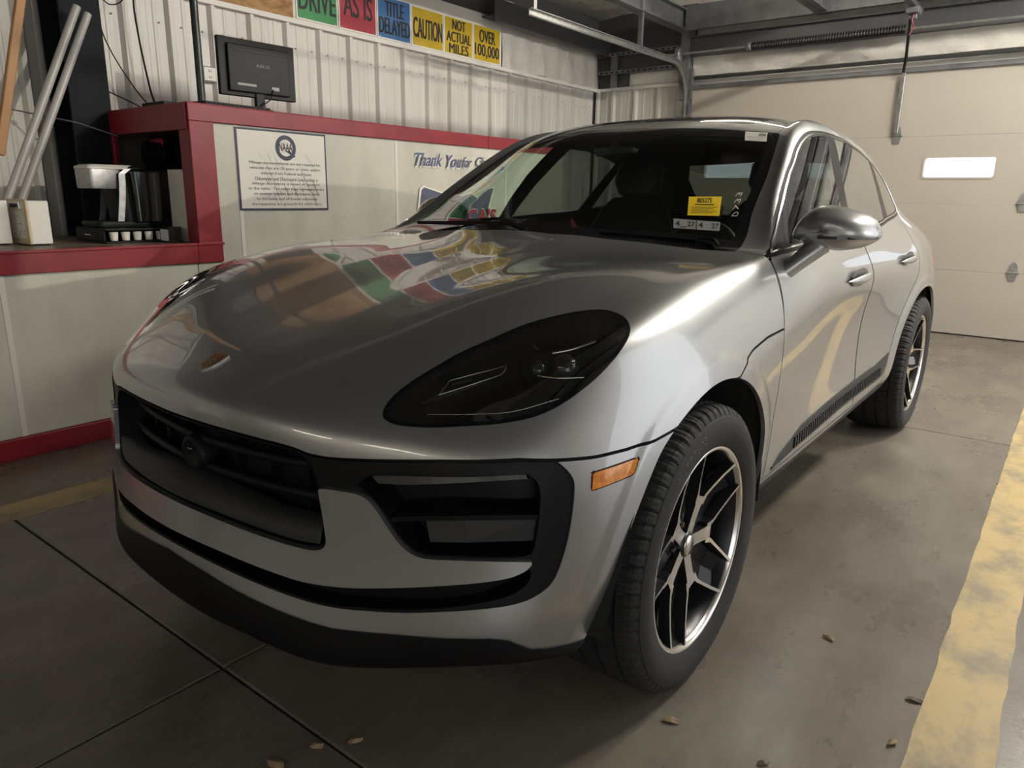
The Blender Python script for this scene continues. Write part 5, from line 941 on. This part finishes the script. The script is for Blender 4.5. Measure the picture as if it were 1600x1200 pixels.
    for (p, r_) in (((.775, -.398, .907), .030), ((.728, -.43, .902), .020)):
        q = MB().sphere(P_(p, .040), r_, 0, 10); q.build('projector_lens', mat('projector_glass', (.03, .03, .032), .05, coat=1), hlo[i])
    q = MB(); cc_ = [P_(p, .022) for p in ((.69, -.40, .93), (.80, -.31, .945), (.83, -.37, .90), (.80, -.45, .85), (.73, -.47, .87), (.69, -.45, .90))]; q.add(cc_+[p-nrm*.02 for p in cc_], [(j, (j+1) % 6, 6+(j+1) % 6, 6+j) for j in range(6)], 0).build('projector_frame', GLOSSB, hlo[i])
    q = MB(); cc_ = [P_(p, .016) for p in ((.572, -.622, .827), (.603, -.569, .855), (.66, -.53, .868), (.60, -.60, .835))]; q.add(cc_, [(0, 1, 2, 3) if sx < 0 else (3, 2, 1, 0)]).build('lamp_fin', mat('lamp_grey', (.09, .09, .088), .35, metal=.6), hlo[i])
# ------------------------------------------------------------------ bonnet crest
GOLD = mat('crest_gold', (.42, .25, .07), .35, metal=.8); CRED = mat('crest_red', (.16, .01, .012), .4); CBLK = mat('crest_black', (.01, .009, .008), .4)
def on_hood(x, y):
    m = (np.abs(HV[:, 0]-abs(x)) < .03) & (np.abs(HV[:, 1]-y) < .03) & (HV[:, 2] > .7); i = np.where(m)[0][np.argmin((HV[m, 0]-abs(x))**2+(HV[m, 1]-y)**2)]; return HV[i], HN[i]
pc, pn = on_hood(0, -.722); pn = Vector((0, pn[1], pn[2])).normalized(); ey = Vector((1, 0, 0)).cross(pn)*-1; ey = pn.cross(Vector((1, 0, 0))); ey = ey if ey.z > 0 else -ey; o_ = Vector((0, pc[1], pc[2]))+pn*.0005
sh_ = [(-.026, .030), (-.014, .036), (0, .0335), (.014, .036), (.026, .030), (.0265, .0), (.021, -.018), (.010, -.031), (0, -.037), (-.010, -.031), (-.021, -.018), (-.0265, .0)]
T3 = lambda p, h, s_=1: o_+Vector((1, 0, 0))*(p[0]*s_)+ey*(p[1]*s_)+pn*h
q = MB(); k = len(sh_); q.add([T3(p, -.004) for p in sh_]+[T3(p, .0035) for p in sh_], [(j, (j+1) % k, k+(j+1) % k, k+j) for j in range(k)]+[tuple(range(k, 2*k))], 0)
q.add([T3(p, .0042, .9) for p in sh_], [tuple(range(k))], 1)
def pch(u0, u1, w0, w1, m_): q.add([T3((a, b_), .0046) for a, b_ in ((u0, w0), (u1, w0), (u1, w1), (u0, w1))], [(0, 1, 2, 3)], m_)
for j in range(3): pch(.003, .022-j*.001, .006+j*.0065, .009+j*.0065, 2); pch(-.019+j*.002, -.003, -.024+j*.0065+.002, -.021+j*.0065+.002, 2)
for (u, w_) in ((-.018, .018), (-.012, .012), (-.008, .020), (-.018, .008), (.008, -.008), (.013, -.012), (.006, -.018), (.014, -.004)): pch(u, u+.005, w_, w_+.004, 3)
pch(-.008, .008, -.007, .007, 0); pch(-.0045, .0045, -.005, .005, 3)
q.build('bonnet_crest', [M['galv'], GOLD, CRED, CBLK], car, label='gold shield crest')
# ------------------------------------------------------------------ wipers
for pts in (([(.69, .552, 1.088), (.64, .60, 1.105), (.30, .50, 1.118)]), ([(.05, .43, 1.115), (-.05, .47, 1.13), (-.60, .56, 1.115)])):
    wq = MB().tube(smooth_path(pts, 6), .0065, 6).build('wiper_arm', TRIM, car); a_, b_ = np.array(pts[1]), np.array(pts[2])
    MB().tube([tuple(a_*.9+b_*.1+[0, -.01, -.004]), tuple(b_+[0, .005, -.002])], .005, 6).build('wiper_blade', TRIM, wq)
# ------------------------------------------------------------------ stickers on the windshield
def on_glass(x, z):
    m = (np.abs(HV[:, 0]-x) < .05) & (np.abs(HV[:, 2]-z) < .05) & (HV[:, 1] > .4) & (HV[:, 1] < 1.4); i = np.where(m)[0]; j = i[np.argmin((HV[i, 0]-x)**2+(HV[i, 2]-z)**2)]
    return HV[j]+np.array((0, -(HV[j, 0]-x)*HN[j, 0]/HN[j, 1]*-1-(HV[j, 2]-z)*HN[j, 2]/HN[j, 1]*-1, 0))*0+np.array((x-HV[j, 0], 0, z-HV[j, 2]))-np.array((0, ((x-HV[j, 0])*HN[j, 0]+(z-HV[j, 2])*HN[j, 2])/HN[j, 1], 0)), HN[j]
def sticker(corners, base, lines, name, lab, mats, nx=6, ny=4):
    """corners in (x, z): bottom-left, bottom-right, top-right, top-left; follows the glass"""
    c4 = np.array(corners, float)
    def at(u, v_, h=.002): xz = (c4[0]*(1-u)+c4[1]*u)*(1-v_)+(c4[3]*(1-u)+c4[2]*u)*v_; p, n_ = on_glass(*xz); return p+n_*h
    q = MB(); q.add([at(i/nx, j/ny) for j in range(ny+1) for i in range(nx+1)], [(j*(nx+1)+i, j*(nx+1)+i+1, (j+1)*(nx+1)+i+1, (j+1)*(nx+1)+i) for j in range(ny) for i in range(nx)], 0, True)
    for (t, u0, u1, v0, v1, m_) in lines:
        if t: g, f = text_geo(t, .02); q.add([at((u0+u1)/2+p[0]*(u1-u0), (v0+v1)/2+p[1]*(v1-v0), .0026) for p in g], f, m_)
        else: q.add([at(a, b_, .0024) for a, b_ in ((u0, v0), (u1, v0), (u1, v1), (u0, v1))], [(0, 1, 2, 3)], m_)
    return q.build(name, mats, wso[0], label=lab)
YS = mat('sticker_yellow', (.72, .50, .01), .5); GS = mat('sticker_grey', (.42, .40, .36), .5); PS = mat('sticker_pale', (.26, .27, .25), .5); TP = mat('marker_pen', (.45, .45, .45), .5)
sticker([(.518, 1.171), (.610, 1.171), (.581, 1.233), (.488, 1.231)], YS, [('805275', .27, .72, .66, .93, 1), ('', .20, .80, .545, .60, 2)]+[('', .08+.05*(k % 2), .90-.12*(k % 3), .42-k*.075, .445-k*.075, 2) for k in range(5)], 'lot_sticker', 'yellow lot sticker numbered 805275', [YS, M['ink'], M['ink']])
sticker([(.518, 1.436), (.581, 1.433), (.553, 1.472), (.489, 1.474)], GS, [('6296', .60, .92, .55, .85, 1), ('', .05, .95, .40, .44, 2), ('', .1, .9, .15, .18, 2)], 'paper_sticker', 'small pale paper sticker', [GS, M['ink'], PS])
sticker([(.504, 1.131), (.640, 1.125), (.624, 1.152), (.484, 1.160)], PS, [('4', .04, .14, .2, .8, 1), ('27', .30, .46, .25, .8, 1), ('4', .54, .64, .2, .8, 1), ('27', .82, .97, .2, .8, 1), ('', .49, .51, 0, 1, 1), ('', .16, .28, .12, .22, 1)], 'inspection_sticker', 'pale dated inspection stickers', [PS, M['ink']])
sticker([(.645, 1.165), (.665, 1.165), (.630, 1.245), (.618, 1.245)], PS, [(ch, .0, 1., .05+i*.24, .22+i*.24, 0) for i, ch in enumerate('D733')], 'pen_mark', 'white pen number on the glass', [TP]) if False else None
for i, ch in enumerate('D733'):
    x_, z_ = .655-.009*i, 1.180+.022*i; p_, n_ = on_glass(x_, z_)
g_ = MB()
for i, ch in enumerate('D733'):
    x_, z_ = .652-.009*i, 1.178+.021*i
    g, f = text_geo(ch); g_.add([(lambda r: r[0]+r[1]*.002)(on_glass(x_-p[1]*.016+p[0]*.004*0, z_+p[0]*.014)) for p in g], f)
g_.build('pen_number', TP, wso[0], label='white pen number on the glass')
# ------------------------------------------------------------------ cabin
def blob(b, secs, m=0, n=4):
    """loft of rounded rectangles stacked along z: (z, x0, x1, y0, y1, r)"""
    return hull(b, secs, m)
def xf(b, rx, c):
    R_ = Matrix.Rotation(rx, 3, 'X'); b.v = [tuple(R_ @ Vector(p)+Vector(c)) for p in b.v]; return b
MB().box((-.74, .70, .34), (.74, 3.2, .40)).build('cabin_floor', CABIN, car)
dsh = MB(); n = 16; v = []; prof = [(.50, 1.02), (.60, 1.045), (.78, 1.05), (.92, 1.035), (.98, 1.00), (1.00, .93), (.97, .80), (.93, .60), (.90, .42)]
for i in range(n+1):
    x_ = -.76+1.52*i/n; bow = .10*(x_/.76)**2; hump = .025*math.exp(-((x_-.37)/.17)**2)
    for (y_, z_) in prof: v.append((x_, y_+bow*(1 if y_ < .9 else .6), z_-.03*(x_/.76)**2+(hump if .7 < y_ < 1.0 and z_ > .9 else 0)))
k = len(prof); dsh.add(v, [(i*k+j, i*k+j+1, (i+1)*k+j+1, (i+1)*k+j) for i in range(n) for j in range(k-1)], 0, True); dsh.build('dashboard', CABIN, car)
sw = MB().lathe([(0, .165), (.012, .172), (.0, .183), (-.012, .172), (0, .165)], 40, 'y'); sw.cbox((0, .0, 0), (.12, .03, .10)).cbox((.0, .0, 0), (.33, .014, .03)).cbox((0, 0, -.09), (.05, .014, .15)); xf(sw, math.radians(-22), (.37, 1.12, .98)); sw.build('steering_wheel', LEATHER, car)
def seat(x):
    st = blob(MB(), [(.0, -.25, .25, -.28, .26, .07), (.10, -.26, .26, -.29, .26, .08), (.16, -.23, .23, -.26, .24, .08)]); st.v = [(p[0]+x, p[1]+1.55, p[2]+.50) for p in st.v]; so = st.build('seat', LEATHER, car)
    bk = blob(MB(), [(.0, -.24, .24, -.06, .06, .05), (.15, -.27, .27, -.08, .06, .06), (.45, -.26, .26, -.07, .05, .06), (.60, -.20, .20, -.05, .05, .05), (.66, -.14, .14, -.03, .04, .03)]); xf(bk, math.radians(-14), (x, 1.82, .58)); bk.build('seat_back', LEATHER, so)
    hr = blob(MB(), [(.0, -.10, .10, -.05, .04, .04), (.06, -.135, .135, -.06, .05, .05), (.15, -.13, .13, -.055, .05, .05), (.19, -.09, .09, -.03, .03, .03)]); xf(hr, math.radians(-10), (x, 1.985, 1.24)); hr.build('headrest', LEATHER, so)
seat(.37); seat(-.37)
rb = blob(MB(), [(.0, -.62, .62, -.25, .25, .06), (.14, -.64, .64, -.26, .25, .08), (.19, -.60, .60, -.22, .22, .08)]); rb.v = [(p[0], p[1]+2.45, p[2]+.48) for p in rb.v]; rbo = rb.build('rear_bench', LEATHER, car)
bk = blob(MB(), [(.0, -.62, .62, -.06, .06, .05), (.40, -.62, .62, -.06, .06, .06), (.55, -.56, .56, -.04, .05, .05)]); xf(bk, math.radians(-20), (0, 2.70, .58)); bk.build('seat_back', LEATHER, rbo)
for x_ in (-.38, 0, .38): hr = blob(MB(), [(.0, -.11, .11, -.04, .04, .03), (.08, -.12, .12, -.045, .045, .04), (.13, -.08, .08, -.03, .03, .03)]); xf(hr, math.radians(-12), (x_, 2.90, 1.10)); hr.build('headrest', LEATHER, rbo)
mrr = blob(MB(), [(-.026, -.09, .09, -.012, .012, .01), (.0, -.105, .105, -.02, .02, .018), (.026, -.09, .09, -.012, .012, .01)]); mrr.v = [(p[0], p[1]+1.10, p[2]+1.415) for p in mrr.v]; mo_ = mrr.build('interior_mirror', GLOSSB, car); MB().tube([(0, 1.04, 1.465), (0, 1.10, 1.42)], .012, 8).build('mirror_stem', TRIM, mo_)
# hanging paper tag on the interior, magenta
MB().add([(-.30, 1.30, 1.02), (-.255, 1.30, 1.02), (-.33, 1.30, 1.13), (-.345, 1.30, 1.12)], [(0, 1, 2, 3)]).build('hang_tag', mat('magenta_paper', (.45, .03, .12), .6), car)
# ================================================================== tube lights of the hall behind the viewer; unseen ones added over lane and door
TUBE = mat('lit_tube', (.9, .9, .85), .5, emit=(1.0, .90, .75), estr=18)
FILL_LANE = mat('lane_fill_tube', (.9, .9, .85), .5, emit=(1.0, .92, .79), estr=170)  # unseen tube, added for more down-light over the right lane
FILL_FLOOR = mat('floor_fill_tube', (.9, .9, .85), .5, emit=(1.0, .95, .86), estr=420)  # unseen stronger tube, added to lift the far right floor and left wall
FILL_DOOR = mat('door_fill_tube', (.9, .9, .85), .5, emit=(1.0, .91, .78), estr=15)  # unseen tubes, added to lift the door top, ceiling and back wall
def tube_light(x, y, z, rz, lab, TUBE=TUBE):
    t = empty('tube_light', (x, y, z), rz); tag(t, lab, 'light', 'ceiling tube lights')
    MB().box((-.62, -.03, 0), (.62, .03, .05)).build('housing', M['white'], t, bevel=.006)
    for d_ in (-.035, .035): MB().tube([(-.60, d_, -.022), (.60, d_, -.022)], .016, 10).build('tube', TUBE, t)
    MB().tube([(-.4, 0, .06), (-.4, 0, .5)], .004, 6).build('hanger', M['galv'], t); MB().tube([(.4, 0, .06), (.4, 0, .5)], .004, 6).build('hanger', M['galv'], t)
tube_light(-1.2, -5.3, 2.6, 0, 'ceiling tube light over the lane behind the viewer, left one')
tube_light(.8, -5.3, 2.6, 0, 'ceiling tube light over the lane behind the viewer, middle one')
tube_light(2.8, -5.3, 2.6, 0, 'ceiling tube light over the lane behind the viewer, right one')
tube_light(2.3, 4.2, 3.55, PI/2, 'added tube light brightening the far right floor and the left wall', FILL_FLOOR)
tube_light(2.5, 2.3, 3.6, PI/2, 'added tube light brightening the floor of the neighbouring lane', FILL_LANE)
tube_light(2.0, 5.3, 3.3, 0, 'added tube light brightening the top of the roll-up door', FILL_DOOR)
tube_light(-.9, 5.3, 3.2, 0, 'added tube light brightening the ceiling and walls at the back', FILL_DOOR)
